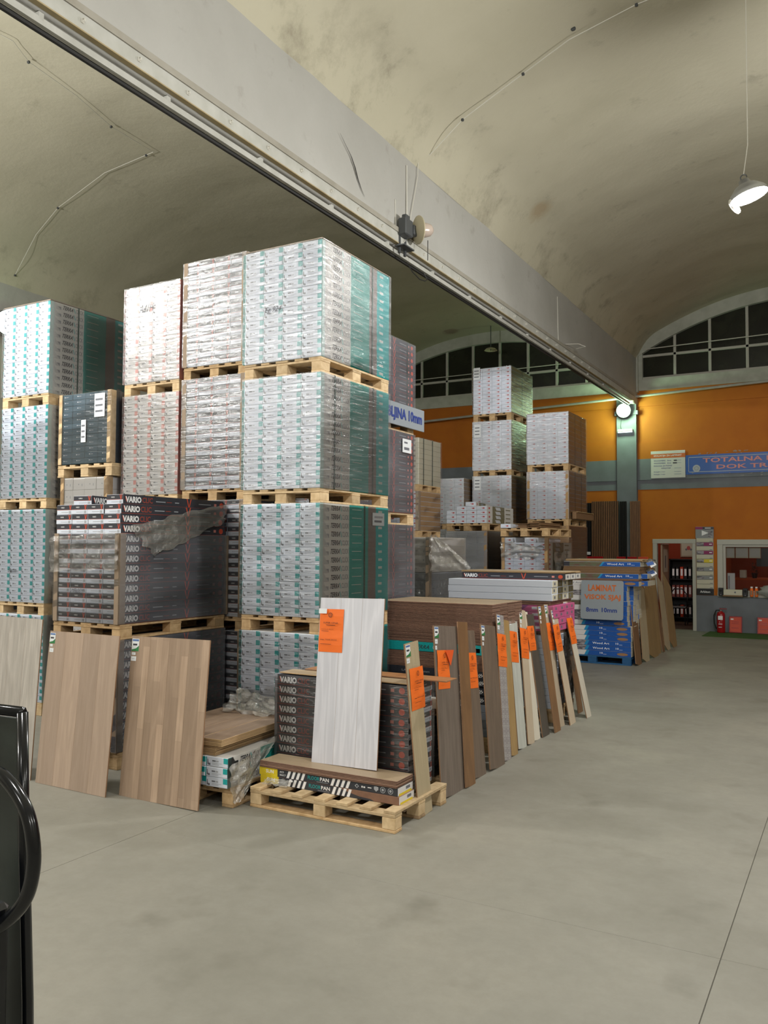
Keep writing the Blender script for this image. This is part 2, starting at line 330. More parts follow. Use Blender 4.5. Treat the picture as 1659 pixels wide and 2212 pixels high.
for i, y in enumerate(LAMPS_LEFT): high_bay(-8.7, y, 5.7, 'white pendant lamp under the left vault outside the picture, %s from the back wall' % ('first', 'second', 'third')[i], (0, 0), 7.66, 'pendant lamps', pw=LAMP_W_LEFT)
for i, y in enumerate(LAMPS_RIGHT): high_bay(6.8, y, 5.5, 'white pendant lamp under the right vault outside the picture, %s from the back wall' % ('first', 'second', 'third')[i], (0, 0), 7.9, 'pendant lamps')

# ================================================================ STRUCTURE
YB = 20.8
# floor: cast slabs with sawn joints
fl = tag(MB().box((-13, -8.3, -.3), (11, 25, -.004), 'joint_grey').obj('floor'), kind='structure')
xs = [-13, -11.29, -7.72, -4.15, -.58, 2.99, 6.56, 11]
for i in range(7):
    for a, b in ((-8.3, 4.234), (4.236, YB+.3)): MB().cbox((xs[i]+.002, a, -.02), (xs[i+1]-.002, b, 0), 'concrete', .0012).obj('slab', fl)
# vaults
def vault_z(x, xc, zc, r=7.0): return zc-r+math.sqrt(r*r-(x-xc)**2)
BAYS = [(-8.52, 7.66, 3.80), (-.94, 7.9, 3.66), (6.80, 7.9, 3.90)]
def vault(xc, zc, hw):
    nx, ny = 90, 150; vs = []; fs = []
    for j in range(ny+1):
        y = -8+(YB+8)*j/ny
        for i in range(nx+1):
            x = xc-hw+2*hw*i/nx; z = vault_z(x, xc, zc)
            e = min(i, nx-i)/nx*2*hw/.5; d = .025*noise.noise((x*.6, y*1.4, xc))+.012*noise.noise((x*.8, y*4.2, 5))
            if e < 1: z -= .34*(1-e)**2.6
            vs.append((x, y, z+d*min(1, e+.15)))
    for j in range(ny):
        for i in range(nx): a = j*(nx+1)+i; fs.append((a, a+nx+1, a+nx+2, a+1))
    return MB().add(vs, fs, 'plaster_vault')
ce = struct('ceiling', vault(*BAYS[1]), True)
for b in (BAYS[0], BAYS[2]): vault(*b).obj('vault', ce, smooth=True)
MB().box((-13, -8.3, 8.2), (11, YB+.3, 8.4), 'wall_plain').obj('roof_slab', ce)
# tie beams between the vaults
def beam_mesh(x0, x1, z0, z1):
    mb = MB(); vs = []; fs = []; n = 90; q = [(x0, z1), (x0, z0), (x1, z0), (x1, z1)]; zz = [z0+(z1-z0)*k/6 for k in range(7)]
    prof = [(x0, z) for z in zz[::-1]]+[(x1, z) for z in zz]
    for j in range(n+1):
        y = -8+(YB+8)*j/n
        for k, (x, z) in enumerate(prof): vs.append((x+.012*noise.noise((k*.7, y*1.3, x)), y, z))
    m = len(prof)
    for j in range(n):
        for k in range(m-1): a = j*m+k; fs.append((a, a+1, a+m+1, a+m))
    return mb.add(vs, fs, 'plaster_beam')
struct('trim_1', beam_mesh(-4.73, -4.60, 5.41, 7.0), True, 'deep whitewashed beam between the two vaults')
struct('trim_2', beam_mesh(-12.44, -12.30, 5.41, 7.0), True, 'whitewashed beam at the far left')
struct('trim_3', beam_mesh(2.74, 2.90, 5.41, 7.0), True)
# ledge and channel along the foot of the beam
mb = MB().box((-4.60, -8, 5.53), (-4.545, 20.2, 5.585), 'ledge_beige'); mb.add([(-4.60, -8, 5.585), (-4.545, -8, 5.585), (-4.60, -8, 5.63), (-4.60, 20.2, 5.585), (-4.545, 20.2, 5.585), (-4.60, 20.2, 5.63)], [(1, 4, 5, 2), (0, 1, 2), (3, 5, 4)], 'ledge_beige')
mb.box((-4.60, -8, 5.415), (-4.557, 20.2, 5.53), 'rail_white').box((-4.60, -8, 5.405), (-4.553, 20.2, 5.415), 'rail_tan')
tr = struct('trim_4', mb, False, 'whitewashed ledge along the foot of the beam')
mb = MB().cbox((-4.655, -8, 5.335), (-4.63, 20.1, 5.375), 'rail_white', .003).box((-4.70, -8, 5.30), (-4.675, 20.1, 5.33), 'cable_black')
MB().box((-4.66, -8, 5.32), (-4.625, 20.1, 5.334), 'rail_white').obj('lower_flange', tr)
rail = tag(mb.obj('hanging_rail'), 'thin pale steel rail with a black cable under the beam', 'rail')
hook = MB().box((-.003, -.012, -.03), (.004, .012, .0), 'cable_white').tube([(.006, 0, 0), (.02, 0, -.006), (.022, 0, -.02), (.012, 0, -.028)], .005, 'cable_white', 5).mesh('hook')
hook2 = MB().box((-.004, -.02, 0), (.03, .02, .05), 'rail_white').mesh('clamp')
y = 3.35
for i in range(26): put('hook', hook, tr, (-4.555, y, 5.49)); y += .52
for i in range(13): put('clamp', hook2, rail, (-4.66, 3.6+i*1.18, 5.355)); 
# rod brackets from beam to rail near the far end
tag(MB().tube([(-4.6, 14.48, 6.4), (-4.585, 14.48, 5.6)], .008, 'cable_white', 5).obj('cable_drop'), 'thin white cable down the far part of the beam', 'cable')
tag(MB().tube([(-4.585, 14.9, 5.63), (-4.4, 15.1, 5.66), (-4.3, 15.2, 5.62), (-4.5, 15.3, 5.62)], .007, 'cable_white', 5).obj('loose_cable'), 'loose white cable end at the far part of the beam ledge', 'cable')
tag(MB().tube([(-4.64, 8.8, 5.30), (-4.62, 8.9, 5.22), (-4.6, 9.05, 5.17), (-4.6, 9.2, 5.19), (-4.62, 9.3, 5.24), (-4.64, 9.25, 5.31)], .007, 'cable_black', 5).obj('dangling_wire'), 'black wire loop dangling under the beam rail by the floodlight', 'cable')
# crack in the beam
mb = MB(); pts = [(7.2, 6.17, .003), (7.3, 6.1, .006), (7.42, 6.02, .010), (7.5, 5.93, .014), (7.56, 5.83, .012), (7.64, 5.74, .007), (7.7, 5.69, .003)]
for (y0, z0, w0), (y1, z1, w1) in zip(pts, pts[1:]): mb.add([(-4.585, y0-w0, z0), (-4.585, y0+w0, z0), (-4.585, y1+w1, z1), (-4.585, y1-w1, z1)], [(0, 1, 2, 3)], 'cable_black')
tag(mb.obj('trim_5'), kind='structure')

# outer walls
struct('wall_left', MB().box((-13, -8.3, 0), (-12.44, YB+.3, 8.3), 'wall_plain'))
struct('wall_right', MB().box((10.7, -8.3, 0), (11, YB+.3, 8.3), 'wall_plain'))
struct('wall_front', MB().box((-13, -8.3, 0), (11, -8, 8.3), 'wall_plain'))
# end wall, seen
O_, G_, W_ = 'wall_orange', 'wall_grey', 'wall_white'; T = .25; wb = MB()
def wbox(x0, x1, z0, z1, mat, p=0, mb=None): (mb or wb).box((x0, YB-p, z0), (x1, YB+T, z1), mat)
DX0, DX1, DZ = -4.24, -3.32, 2.11; WX0, WX1, WZ0, WZ1 = -2.80, -.55, .84, 2.11
wbox(-12.5, DX0, 0, .84, G_); wbox(DX1, 10.8, 0, .84, G_); wbox(-12.5, DX0, .84, DZ, O_); wbox(DX1, WX0, .84, DZ, O_); wbox(WX1, 10.8, .84, DZ, O_)
wbox(-12.5, 10.8, DZ, 3.34, O_); wbox(-12.5, 10.8, 3.34, 3.57, G_, .01); wbox(-12.5, 10.8, 3.57, 4.08, G_, .04)
wbox(-12.5, 10.8, 4.08, 4.48, O_, .03); wbox(-12.5, 10.8, 4.48, 5.36, O_); wbox(-12.5, 10.8, 5.36, 5.74, O_, .03)
wbox(-12.5, 10.8, 5.74, 6.02, W_, .07)
for px in (-5.08, 2.6): wbox(px, px+.47, 0, 5.70, G_, .14)
wbox(-5.12, -4.57, 5.16, 5.26, G_, .17)
for px in (-4.74, 2.74): wbox(px, px+.18, 5.70, 7.0, W_, .16)
struct('wall_back', wb)
# lunette windows
def lunette(idx, xc, zc, hw, mull, zt, label):
    fr = MB(); zi = lambda x: vault_z(x, xc, zc)-.30
    n = 40; xa, xb = xc-hw, xc+hw
    for i in range(n):
        a = xa+(xb-xa)*i/n; b = xa+(xb-xa)*(i+1)/n; za, zb = max(6.02, zi(a)), max(6.02, zi(b))
        if a < mull[0]: za = 8 if a < mull[0]-.2 else za
        vs = [(a, YB-.10, zi(a)), (b, YB-.10, zi(b)), (b, YB-.10, vault_z(b, xc, zc)+.1), (a, YB-.10, vault_z(a, xc, zc)+.1)]
        vs += [(x, YB+.1, z) for x, _, z in vs]
        fr.add(vs, [(0, 1, 2, 3), (4, 7, 6, 5), (0, 4, 5, 1), (3, 2, 6, 7)], 'wall_white')
    for x in (mull[0], mull[-1]): fr.box((min(x, xa if x < xc else xb)-.03, YB-.08, 6.0), (max(x, xa if x < xc else xb)+.03, YB+.1, zi(x)+.1), 'wall_white')
    w_ = struct('window_%d' % idx, fr, False, label)
    pm = 0
    for k, x in enumerate(mull): MB().cbox((x-.032, YB-.03, 6.02), (x+.032, YB+.05, zi(min(max(x, xa+.05), xb-.05))+.05), 'frame_white', .005).obj('mullion', w_)
    MB().cbox((mull[0], YB-.03, zt-.03), (mull[-1], YB+.05, zt+.03), 'frame_white', .005).obj('transom', w_)
    MB().cbox((mull[0], YB-.04, 6.02), (mull[-1], YB+.05, 6.07), 'frame_white', .005).obj('sill_bar', w_)
    for a, b in zip(mull, mull[1:]):
        MB().box((a+.03, YB+.02, 6.06), (b-.03, YB+.03, zt-.03), 'night_pane').obj('pane', w_)
        tp = [(a+.03+(b-a-.06)*i/6) for i in range(7)]; vs = [(a+.03, YB+.02, zt+.03), (b-.03, YB+.02, zt+.03)]+[(x, YB+.02, max(zt+.04, zi(x)+.02)) for x in tp[::-1]]
        vs += [(x, YB+.03, z) for x, _, z in vs]; m_ = len(vs)//2
        MB().add(vs, [tuple(range(m_)), tuple(range(2*m_-1, m_-1, -1))]+[(i, (i+1) % m_+0, (i+1) % m_+m_, i+m_) for i in range(m_)], 'night_pane').obj('pane', w_)
lunette(1, *BAYS[0], [-12.02, -11.25, -10.48, -9.71, -8.94, -8.17, -7.39, -6.62, -5.85, -5.08], 6.46, 'arched window of dark panes under the left vault')
lunette(2, *BAYS[1], [-4.50, -3.72, -2.93, -2.12, -1.32, -.52, .28, 1.08, 1.88, 2.6], 6.58, 'arched window of dark panes under the right vault')
struct('trim_6', MB().box((-13, YB+.25, 5.7), (11, YB+.3, 8.3), 'gap_black'))
tag(MB().tube([(-12.2, YB-.22, 5.30), (-5.1, YB-.22, 5.56), (-4.5, YB-.22, 5.585), (2.6, YB-.22, 5.85)], .03, 'rail_white', 8).obj('conduit_pipe'), 'long thin white pipe running along the orange end wall', 'pipe')
for nm, pts, lb in (('stay_wire', [(-12.2, YB-.12, 6.55), (-5.2, YB-.12, 6.6)], 'thin steel wire stretched across the left arched window'),
                    ('stay_wire', [(-4.42, YB-.12, 6.73), (-3, YB-.12, 6.755), (2.6, YB-.12, 6.84)], 'thin steel wire stretched across the right arched window')):
    tag(MB().tube(pts, .012, 'cable_white', 6).obj(nm), lb, 'wire')
tag(MB().tube([(-8.15, YB-.7, 7.66), (-8.15, YB-.7, 7.0)], .012, 'steel_dark', 5).lathe([(.17, 0), (.12, .05), (.03, .08)], (-8.15, YB-.7, 7.0), (0, 0, 1), 'dish_cream', 14).obj('unlit_pendant'), 'small unlit shade hanging on a rod before the left arched window', 'lamp')

# cables on the vaults
def ceiling_cable(pts, label, rad=.007, mat='cable_white', clips=True):
    o = tag(MB().tube(pts, rad, mat, 5).obj('ceiling_cable'), label, 'cable')
    if clips:
        cl = cached('clip', lambda: MB().cbox((-.016, -.014, -.02), (.016, .014, .01), 'steel_dark', .004).mesh('clip'))
        for p in pts[::2]: put('clip', cl, o, p)
def sag(pts, s=.05, n=4):
    out = []
    for a, b in zip(pts, pts[1:]):
        a, b = Vector(a), Vector(b)
        for i in range(n): t = i/n; p = a.lerp(b, t); p.z -= s*4*t*(1-t); out.append(p)
    return out+[Vector(pts[-1])]
def vp(x, y, b): e = max(0, 1-(b[2]-abs(x-b[0]))/.8); return (x, y, vault_z(x, b[0], b[1])-.05-.2*e*e)
P = [vp(x, y, BAYS[1]) for x, y in ((-4.5, 9.12), (-4.08, 9.16), (-3.67, 9.19), (-3.31, 9.16), (-2.73, 9.06), (-1.98, 9.04), (-.89, 9.0))]
ceiling_cable([(-4.585, 8.75, 5.75), (-4.58, 8.95, 6.4), (-4.58, 8.97, 6.72)]+P, 'white cable running up the beam and across the right vault', .006)
P = [vp(x, y, BAYS[0]) for x, y in ((-8.3, 5.5), (-8.24, 6.04), (-8.44, 6.4), (-8.55, 7.2), (-8.76, 7.96), (-8.79, 8.78), (-8.94, 8.79), (-9.76, 8.76), (-10.86, 8.83), (-11.52, 8.95), (-12.2, 9.09))]
ceiling_cable(P, 'thin cable zigzagging across the left vault', .0045)
tag(MB().tube([(-4.59, 8.4, 5.92), (-4.59, 8.42, 5.6)], .006, 'cable_white', 5).obj('cable_drop'), 'shortest white cable left of the beam floodlight', 'cable')
tag(MB().tube([(-4.59, 8.68, 6.43), (-4.585, 8.68, 5.75)], .009, 'cable_white', 5).obj('cable_drop'), 'short white cable dropping to the beam floodlight', 'cable')
tag(MB().cbox((-2.68, 8.95, 7.65), (-2.63, 8.99, 7.69), 'steel_dark', .01).obj('junction_box'), 'small dark box beside the cable on the right vault', 'box')

# floodlight on the beam, unlit
t = thing('beam_floodlight', 'unlit floodlight with grey housing and frosted dome on the beam ledge', 'lamp', (-4.50, 8.55, 5.6))
MB().cbox((-.06, -.14, -.10), (.05, .04, .10), 'steel_dark', .012).cbox((-.03, -.10, .10), (.03, 0, .15), 'steel_dark', .008).cbox((-.02, .03, -.06), (.07, .12, .06), 'steel_dark', .01).obj('housing', t)
A = Vector((.55, .75, .12))
MB().lathe([(.03, .02), (.10, .035), (.155, .07), (.165, .075), (.16, .085), (.10, .05), (.04, .04)], (.02, .08, .02), A, 'dish_cream', 22).obj('reflector_ring', t, smooth=True)
MB().lathe([(.085, .04), (.085, .17), (.07, .23), (.04, .26), (.0, .27)], (.02, .08, .02), A, 'frosted', 20).obj('dome', t, smooth=True)
MB().box((-.07, -.12, -.30), (-.045, -.09, -.05), 'steel_dark').box((-.07, .02, -.30), (-.045, .05, -.05), 'steel_dark').box((-.09, -.16, -.235), (.04, .09, -.22), 'steel_dark').obj('bracket', t)
MB().tube([(.12, .28, -.06), (.12, .28, -.3)], .005, 'cable_black', 5).obj('wire', t)
# round lit lamps
def round_lamp(x, y, z, d, label, r=.165, pw=95):
    t = thing('round_wall_lamp', label, 'lamp', (x, y, z), group='round lit lamps'); d = Vector(d)
    MB().lathe([(.05, -.1), (.10, -.08), (r+.012, 0), (r+.012, .025), (r, .03)], (0, 0, 0), d, 'steel_dark', 26).obj('lamp_rim', t, smooth=True)
    MB().lathe([(r, .02), (r*.7, .04), (0, .05)], (0, 0, 0), d, 'lamp_green', 26).obj('light_disc', t, smooth=True)
    ld = bpy.data.lights.new('lamp_light', 'POINT'); ld.energy = pw; ld.shadow_soft_size = .12; ld.color = (.62, 1, .60)
    lo = bpy.data.objects.new('lamp_light', ld); C.objects.link(lo); lo.parent = t; lo.location = d*.28
round_lamp(-4.87, YB-.30, 5.25, (.1, -.95, -.2), 'round white glowing lamp on the grey pillar of the end wall')
round_lamp(-12.17, 8.95, 5.58, (.95, -.25, -.2), 'round white glowing lamp at the left picture edge behind the stacks', .2, 5)
t = thing('tube_lamp', 'short glowing tube lamp under the round lamp on the grey pillar', 'lamp', (-4.86, YB-.16, 4.76))
MB().cbox((-.18, -.07, 0), (.18, .02, .05), 'frame_white', .006).obj('housing', t)
MB().tube([(-.17, -.05, -.02), (.17, -.05, -.02)], .016, 'tube_glow', 10).obj('tube', t)
MB().tube([(-.1, .0, .05), (-.12, 0, .15), (-.1, 0, .3)], .005, 'cable_black', 5).obj('wire', t)

# ================================================================ END WALL: door, office, window
mb = MB()
for a, b in (((DX0-.03, YB-.03, 0), (DX0+.07, YB+.1, DZ+.03)), ((DX1-.05, YB-.03, 0), (DX1+.03, YB+.1, DZ+.03)), ((DX0-.034, YB-.034, DZ-.07), (DX1+.034, YB+.11, DZ+.034))): mb.cbox(a, b, 'frame_white', .006)
d1 = struct('door_1', mb, False, 'white framed open office doorway')
lf = MB().cbox((0, 0, .02), (.04, .80, 2.03), 'door_beige', .005).obj('door_leaf', d1, (DX0+.12, YB+.14, 0)); 
MB().box((.041, .3, 1.0), (.06, .34, 1.12), 'alu').tube([(.05, .32, 1.06), (.09, .32, 1.06), (.09, .44, 1.06)], .009, 'alu', 6).obj('door_handle', lf)
MB().quad((.043, .12, 1.35), (0, .5, 0), (0, 0, .55), 'cream').quad((.044, .3, 1.45), (0, .12, 0), (0, 0, .3), 'print_grey').obj('notice', lf)
of = MB(); of.box((-6.2, 23.6, 0), (.2, 23.7, 2.6), 'office_red').box((-6.3, YB+.25, 0), (-6.2, 23.7, 2.6), 'office_red').box((.2, YB+.25, 0), (.3, 23.7, 2.6), 'office_orange')
of.box((-6.3, YB+.25, 2.6), (.3, 23.7, 2.65), 'wall_plain').box((-6.3, YB+.24, -.02), (.3, 23.7, .004), 'office_floor')
of.box((-2.9, YB+.25, .0), (-2.86, 23.6, 2.6), 'office_orange')
struct('wall_office', of, False, 'red painted office room behind the end wall')
ld = bpy.data.lights.new('office_light', 'POINT'); ld.energy = 14; ld.shadow_soft_size = .2; ld.color = (1, .9, .8)  # unseen point lights without fixtures, added to light the office dimly
for px in (-4.2, -1.2):
    lo = bpy.data.objects.new('office_light', ld); C.objects.link(lo); lo.location = (px, 22.2, 2.3)
ORD = ['first', 'second', 'third', 'fourth', 'fifth', 'sixth', 'seventh', 'eighth', 'ninth', 'tenth', 'eleventh', 'twelfth', 'thirteenth']
# shelf with binders seen through the door
sh = thing('binder_shelf', 'black open shelf full of binders behind the doorway', 'shelf', (-4.15, 23.2, 0))
for zz in (.1, .62, 1.1, 1.62): MB().cbox((-.2, -.02, zz), (1.2, .34, zz+.03), 'black', .003).obj('shelf_board', sh)
MB().box((-.2, .33, 0), (1.2, .36, 1.65), 'black').obj('back_panel', sh)
for xx in (-.2, 1.17): MB().cbox((xx, -.02, 0), (xx+.03, .34, 1.65), 'black', .003).obj('side_panel', sh)
bn = 0
rows = {1.13: ('top', 'black'), .65: ('middle', 'rust_side'), .13: ('bottom', 'black')}
for zz, (rn, mt) in rows.items():
    for k in range(12):
        mt2 = mt if (k*7+int(zz*10)) % 5 else 'red_sign'
        me = cached(('binder', mt2), lambda: MB().cbox((0, 0, 0), (.075, .28, .31), mt2, .004).box((.012, -.002, .08), (.063, 0, .26), 'white_print').mesh('binder'))
        o = put('binder', me, None, (-4.28+k*.103+R(-.006, .006), 23.21, zz))
        tag(o, 'office binder in the %s shelf row, %s from the left' % (rn, ORD[k]), 'binder', 'binders in the %s row of the office shelf' % rn)
pc = MB().quad((0, 0, 0), (.42, 0, 0), (0, 0, .5), 'door_beige').quad((.03, -.003, .03), (.36, 0, 0), (0, 0, .44), 'cream').disc((.21, -.005, .24), (.05, 0, 0), (0, 0, .06), 'red_print', 6).disc((.15, -.005, .2), (.03, 0, 0), (0, 0, .03), 'print_grey', 6).disc((.27, -.005, .2), (.03, 0, 0), (0, 0, .03), 'print_grey', 6)
tag(pc.box((0, .001, 0), (.42, .02, .5), 'door_beige').obj('poster', None, (-4.12, 23.55, 1.70)), 'pale poster with a red flower shape on the red office wall', 'poster')
t = thing('office_chair', 'dark curved-back chair before the binder shelf', 'chair', (-3.95, 22.3, 0))
MB().tube([(-.2, 0, .45), (-.22, .02, .75), (-.12, .05, .9), (.08, .05, .9), (.2, .02, .75), (.2, 0, .45)], .015, 'black', 8).obj('backrest', t, smooth=True)
MB().cbox((-.22, -.22, .42), (.22, .2, .47), 'black', .02).obj('seat', t)
for a, b in ((-.18, -.18), (.18, -.18), (-.18, .17), (.18, .17)): MB().tube([(a, b, 0), (a*.9, b*.9, .43)], .014, 'black', 6).obj('leg', t)
# office window
mb = MB()
for a, b in (((WX0-.02, YB-.03, WZ0), (WX0+.10, YB+.1, WZ1+.02)), ((WX0-.024, YB-.034, WZ1-.10), (WX1+.004, YB+.11, WZ1+.024)), ((WX0-.024, YB-.034, WZ0-.024), (WX1+.004, YB+.11, WZ0+.08)), ((WX1-.1, YB-.03, WZ0), (WX1, YB+.1, WZ1+.02))): mb.cbox(a, b, 'frame_white', .008)
w3 = struct('window_3', mb, False, 'white framed office window beside the doorway')
mb = MB()
for a, b in (((WX0+.10, YB+.0, WZ0+.08), (WX0+.16, YB+.06, WZ1-.1)), ((WX0+.1, YB-.004, WZ1-.15), (WX1-.1, YB+.064, WZ1-.1)), ((WX0+.1, YB-.004, WZ0+.08), (WX1-.1, YB+.064, WZ0+.13))): mb.cbox(a, b, 'frame_white', .006)
mb.obj('sash', w3)
MB().box((WX0+.16, YB+.03, WZ0+.13), (WX1-.1, YB+.036, WZ1-.15), 'window_glass').obj('pane', w3)
# things in and before the office window (x, z on the wall plane)
for k, (a, b, l) in enumerate(((-2.64, -2.46, 'leftmost'), (-2.44, -2.17, 'middle'), (-2.15, -1.91, 'rightmost'))):
    tag(MB().box((a, YB+.09, 1.71), (b, YB+.094, 1.95), 'cream').box((a+.02, YB+.088, 1.74), (b-.02, YB+.089, 1.92), 'paper_grey').obj('plastic_sleeve'), '%s of the three pale paper sleeves at the top of the office window' % l, 'paper')
tag(MB().box((-1.90, YB+.10, 1.52), (-1.6, YB+.13, 1.94), 'vario_dark').box((-2.0, YB+.10, 1.52), (-1.9, YB+.13, 1.70), 'black').obj('dark_notice'), 'dark notice board at the right of the office window', 'notice')
tag(MB().box((-2.62, YB+.10, .97), (-2.46, YB+.11, 1.36), 'white_print').box((-2.6, YB+.095, 1.0), (-2.57, YB+.099, 1.3), 'print_pale').obj('paper_roll'), 'bright white sheet in the lower left of the office window', 'paper')
tag(MB().cbox((-2.44, YB+.8, 1.232), (-2.3, YB+1.0, 1.42), 'cream', .01).obj('desk_box'), 'small pale box on the office desk behind the window', 'box')
t = thing('potted_plant', 'dark narrow plant in a black pot behind the office window', 'plant', (-2.12, YB+.9, 1.232))
MB().lathe([(.05, 0), (.075, .12), (.06, .12), (0, .11)], (0, 0, 0), (0, 0, 1), 'black', 12).obj('pot', t)
mb = MB()
for i in range(46):
    a = R(0, 6.3); z = R(.1, .36); rr = .06*(1.3-z*2)+.01; p = Vector((math.cos(a)*rr, math.sin(a)*rr, z)); q = p+Vector((math.cos(a)*.035, math.sin(a)*.035, .03)); s_ = Vector((-math.sin(a), math.cos(a), 0))*.012
    mb.add([p-s_, q, p+s_, p+Vector((0, 0, -.01))], [(0, 1, 2), (0, 2, 3)], 'plant_dark')
tag(mb.obj('foliage', t), kind='stuff')
t = thing('office_desk', 'orange office desk with a thin pale edge behind the window', 'desk', (-1.7, YB+1.1, 0))
MB().cbox((-.95, -.5, 1.19), (1.1, .5, 1.23), 'office_orange', .005).obj('desk_top', t); MB().cbox((-.95, .4, 0), (1.1, .44, 1.19), 'office_red', .005).obj('front_panel', t)
MB().box((-.1, -.51, 1.1), (.3, -.50, 1.115), 'paper_grey').box((-.9, -.5, .9), (1.0, -.49, 1.19), 'office_red').obj('drawer_front', t)
S = 'on the sill of the office window'
for a, b, l in ((-2.79, -2.69, 'left'), (-2.27, -2.17, 'right')): 
    t = thing('speaker', 'small black speaker %s, %s of the white box' % (S, l), 'speaker', (a, YB-.14, .84)); MB().cbox((0, 0, 0), (.1, .1, .185), 'black', .008).obj('cabinet', t); MB().disc((.05, -.002, .12), (.03, 0, 0), (0, 0, .03), 'gap_black', 12).disc((.05, -.003, .03), (.006, 0, 0), (0, 0, .006), 'white_print', 6).obj('speaker_cone', t)
tag(MB().cbox((-2.68, YB-.16, .86), (-2.28, YB-.02, .99), 'cream', .01).cbox((-2.69, YB-.17, .835), (-2.27, YB-.01, .862), 'kraft_dark', .004).disc((-2.43, YB-.162, .93), (.02, 0, 0), (0, 0, .022), 'print_grey', 10).obj('white_box'), 'long white box between two black speakers '+S, 'box')
for k, l in enumerate(('left', 'right')):
    t = thing('orange_bottle', '%s orange bottle with white cap %s' % (l, S), 'bottle', (-2.09+k*.1, YB-.09, .84))
    MB().lathe([(0, 0), (.034, .0), (.036, .02), (.036, .17), (.02, .2)], (0, 0, 0), (0, 0, 1), 'orange_paper', 12).obj('bottle_body', t, smooth=True); MB().lathe([(.022, .19), (.026, .2), (.026, .225), (0, .226)], (0, 0, 0), (0, 0, 1), 'white_print', 10).obj('cap', t); MB().quad((-.02, -.038, .04), (.04, 0, 0), (0, 0, .1), 'hand_brown').obj('bottle_label', t)
t = thing('plastic_bag', 'rumpled clear plastic bag with blue contents '+S, 'bag', (-1.66, YB-.17, .84))
def blob(rx, ry, rz, n1, n2, amp, mat, seed, O=(0, 0, 0)):
    vs = []; fs = []
    for j in range(n1+1):
        ph = math.pi*j/n1-math.pi/2
        for k in range(n2):
            th = 2*math.pi*k/n2; d = Vector((math.cos(th)*math.cos(ph), math.sin(th)*math.cos(ph), math.sin(ph))); q = 1+amp*noise.noise(d*2.3+Vector((seed, 0, 0)))
            vs.append((O[0]+d.x*rx*q, O[1]+d.y*ry*q, max(0, O[2]+rz+d.z*rz*q)))
    for j in range(n1):
        for k in range(n2): fs.append((j*n2+k, j*n2+(k+1) % n2, (j+1)*n2+(k+1) % n2, (j+1)*n2+k))
    return MB().add(vs, fs, mat)
blob(.27, .12, .13, 10, 18, .5, 'bag_plastic', 3).obj('bag', t, smooth=True); blob(.15, .07, .06, 8, 14, .5, 'bag_blue', 8, (.06, 0, 0)).obj('contents', t, smooth=True)
# sample display: column of boards
t = thing('sample_display', 'tall narrow sample display of stacked strips between door and office window', 'display', (-3.28, YB, .85))
MB().cbox((0, -.03, 0), (.38, 0, 1.58), 'frame_white', .004).obj('back_board', t)
MB().box((0, -.045, 0), (.38, -.03, .14), 'black').text('Arbiton', (.08, -.047, .045), (.22, 0, 0), (0, 0, .055), 'white_print', .01).obj('name_strip', t)
cols = ['cream', 'cream', 'picture_grey', 'cream', 'picture_grey', 'cream', 'yellow', 'cream', 'magenta', 'cream', 'magenta', 'cream']; z = .15
for i, c in enumerate(cols):
    h = .092 if c == 'cream' else .078; mb = MB().cbox((.01, -.05, z), (.37, -.03, z+h), c, .003)
    if c in ('picture_grey', 'yellow', 'magenta'): mb.quad((.012, -.052, z+.004), (.16, 0, 0), (0, 0, h-.008), 'photo_print_grey').quad((.29, -.052, z+.03), (.06, 0, 0), (0, 0, .02), 'white_print')
    else: mb.quad((.30, -.052, z+.01), (.06, 0, 0), (0, 0, .012), 'print_grey')
    mb.obj('sample_strip', t); z += h+.012
MB().cbox((-.01, -.05, 1.26+.05), (.39, -.02, 1.58), 'picture_grey', .004).box((-.01, -.053, 1.52), (.15, -.05, 1.575), 'magenta').box((.15, -.053, 1.52), (.39, -.05, 1.575), 'vario_dark').quad((.2, -.055, 1.54), (.13, 0, 0), (0, 0, .018), 'white_print').poly((.13, -.054, 1.37), (.15, 0, 0), (0, 0, .12), [(0, 0), (1, .55), (0, 1.05)], 'white_print').quad((.27, -.053, 1.33), (.1, 0, 0), (0, 0, .15), 'photo_print_grey').obj('header', t)
# fire extinguisher
t = thing('fire_extinguisher', 'red fire extinguisher standing on the green mat by the office window', 'extinguisher', (-2.73, YB-.22, .015))
MB().lathe([(0, 0), (.085, 0), (.09, .02), (.09, .40), (.075, .45), (.03, .475), (.025, .50)], (0, 0, 0), (0, 0, 1), 'red_ext', 24).obj('cylinder', t, smooth=True)
MB().quad((-.05, -.093, .29), (.10, 0, 0), (0, 0, .09), 'white_print').quad((-.04, -.093, .19), (.08, 0, 0), (0, 0, .015), 'white_print').quad((-.04, -.093, .12), (.07, 0, 0), (0, 0, .012), 'white_print').quad((-.03, -.093, .235), (.02, 0, 0), (0, 0, .015), 'white_print').obj('instruction_label', t)
MB().lathe([(.028, .48), (.03, .52), (0, .53)], (0, 0, 0), (0, 0, 1), 'alu', 12).obj('valve', t); MB().cbox((-.03, -.015, .53), (.13, .015, .545), 'red_ext', .003).box((-.02, -.01, .56), (.11, .01, .57), 'steel_dark').obj('lever', t)
MB().tube([(-.02, 0, .50), (-.10, 0, .50), (-.15, 0, .38), (-.14, 0, .2), (-.10, 0, .08)], .014, 'rubber', 8).obj('hose', t, smooth=True)
tag(MB().cbox((-3.0, 19.6, 0), (.5, YB-.02, .012), 'carpet_green', .003).obj('grass_mat'), 'green artificial grass mat along the foot of the grey wall', 'mat')
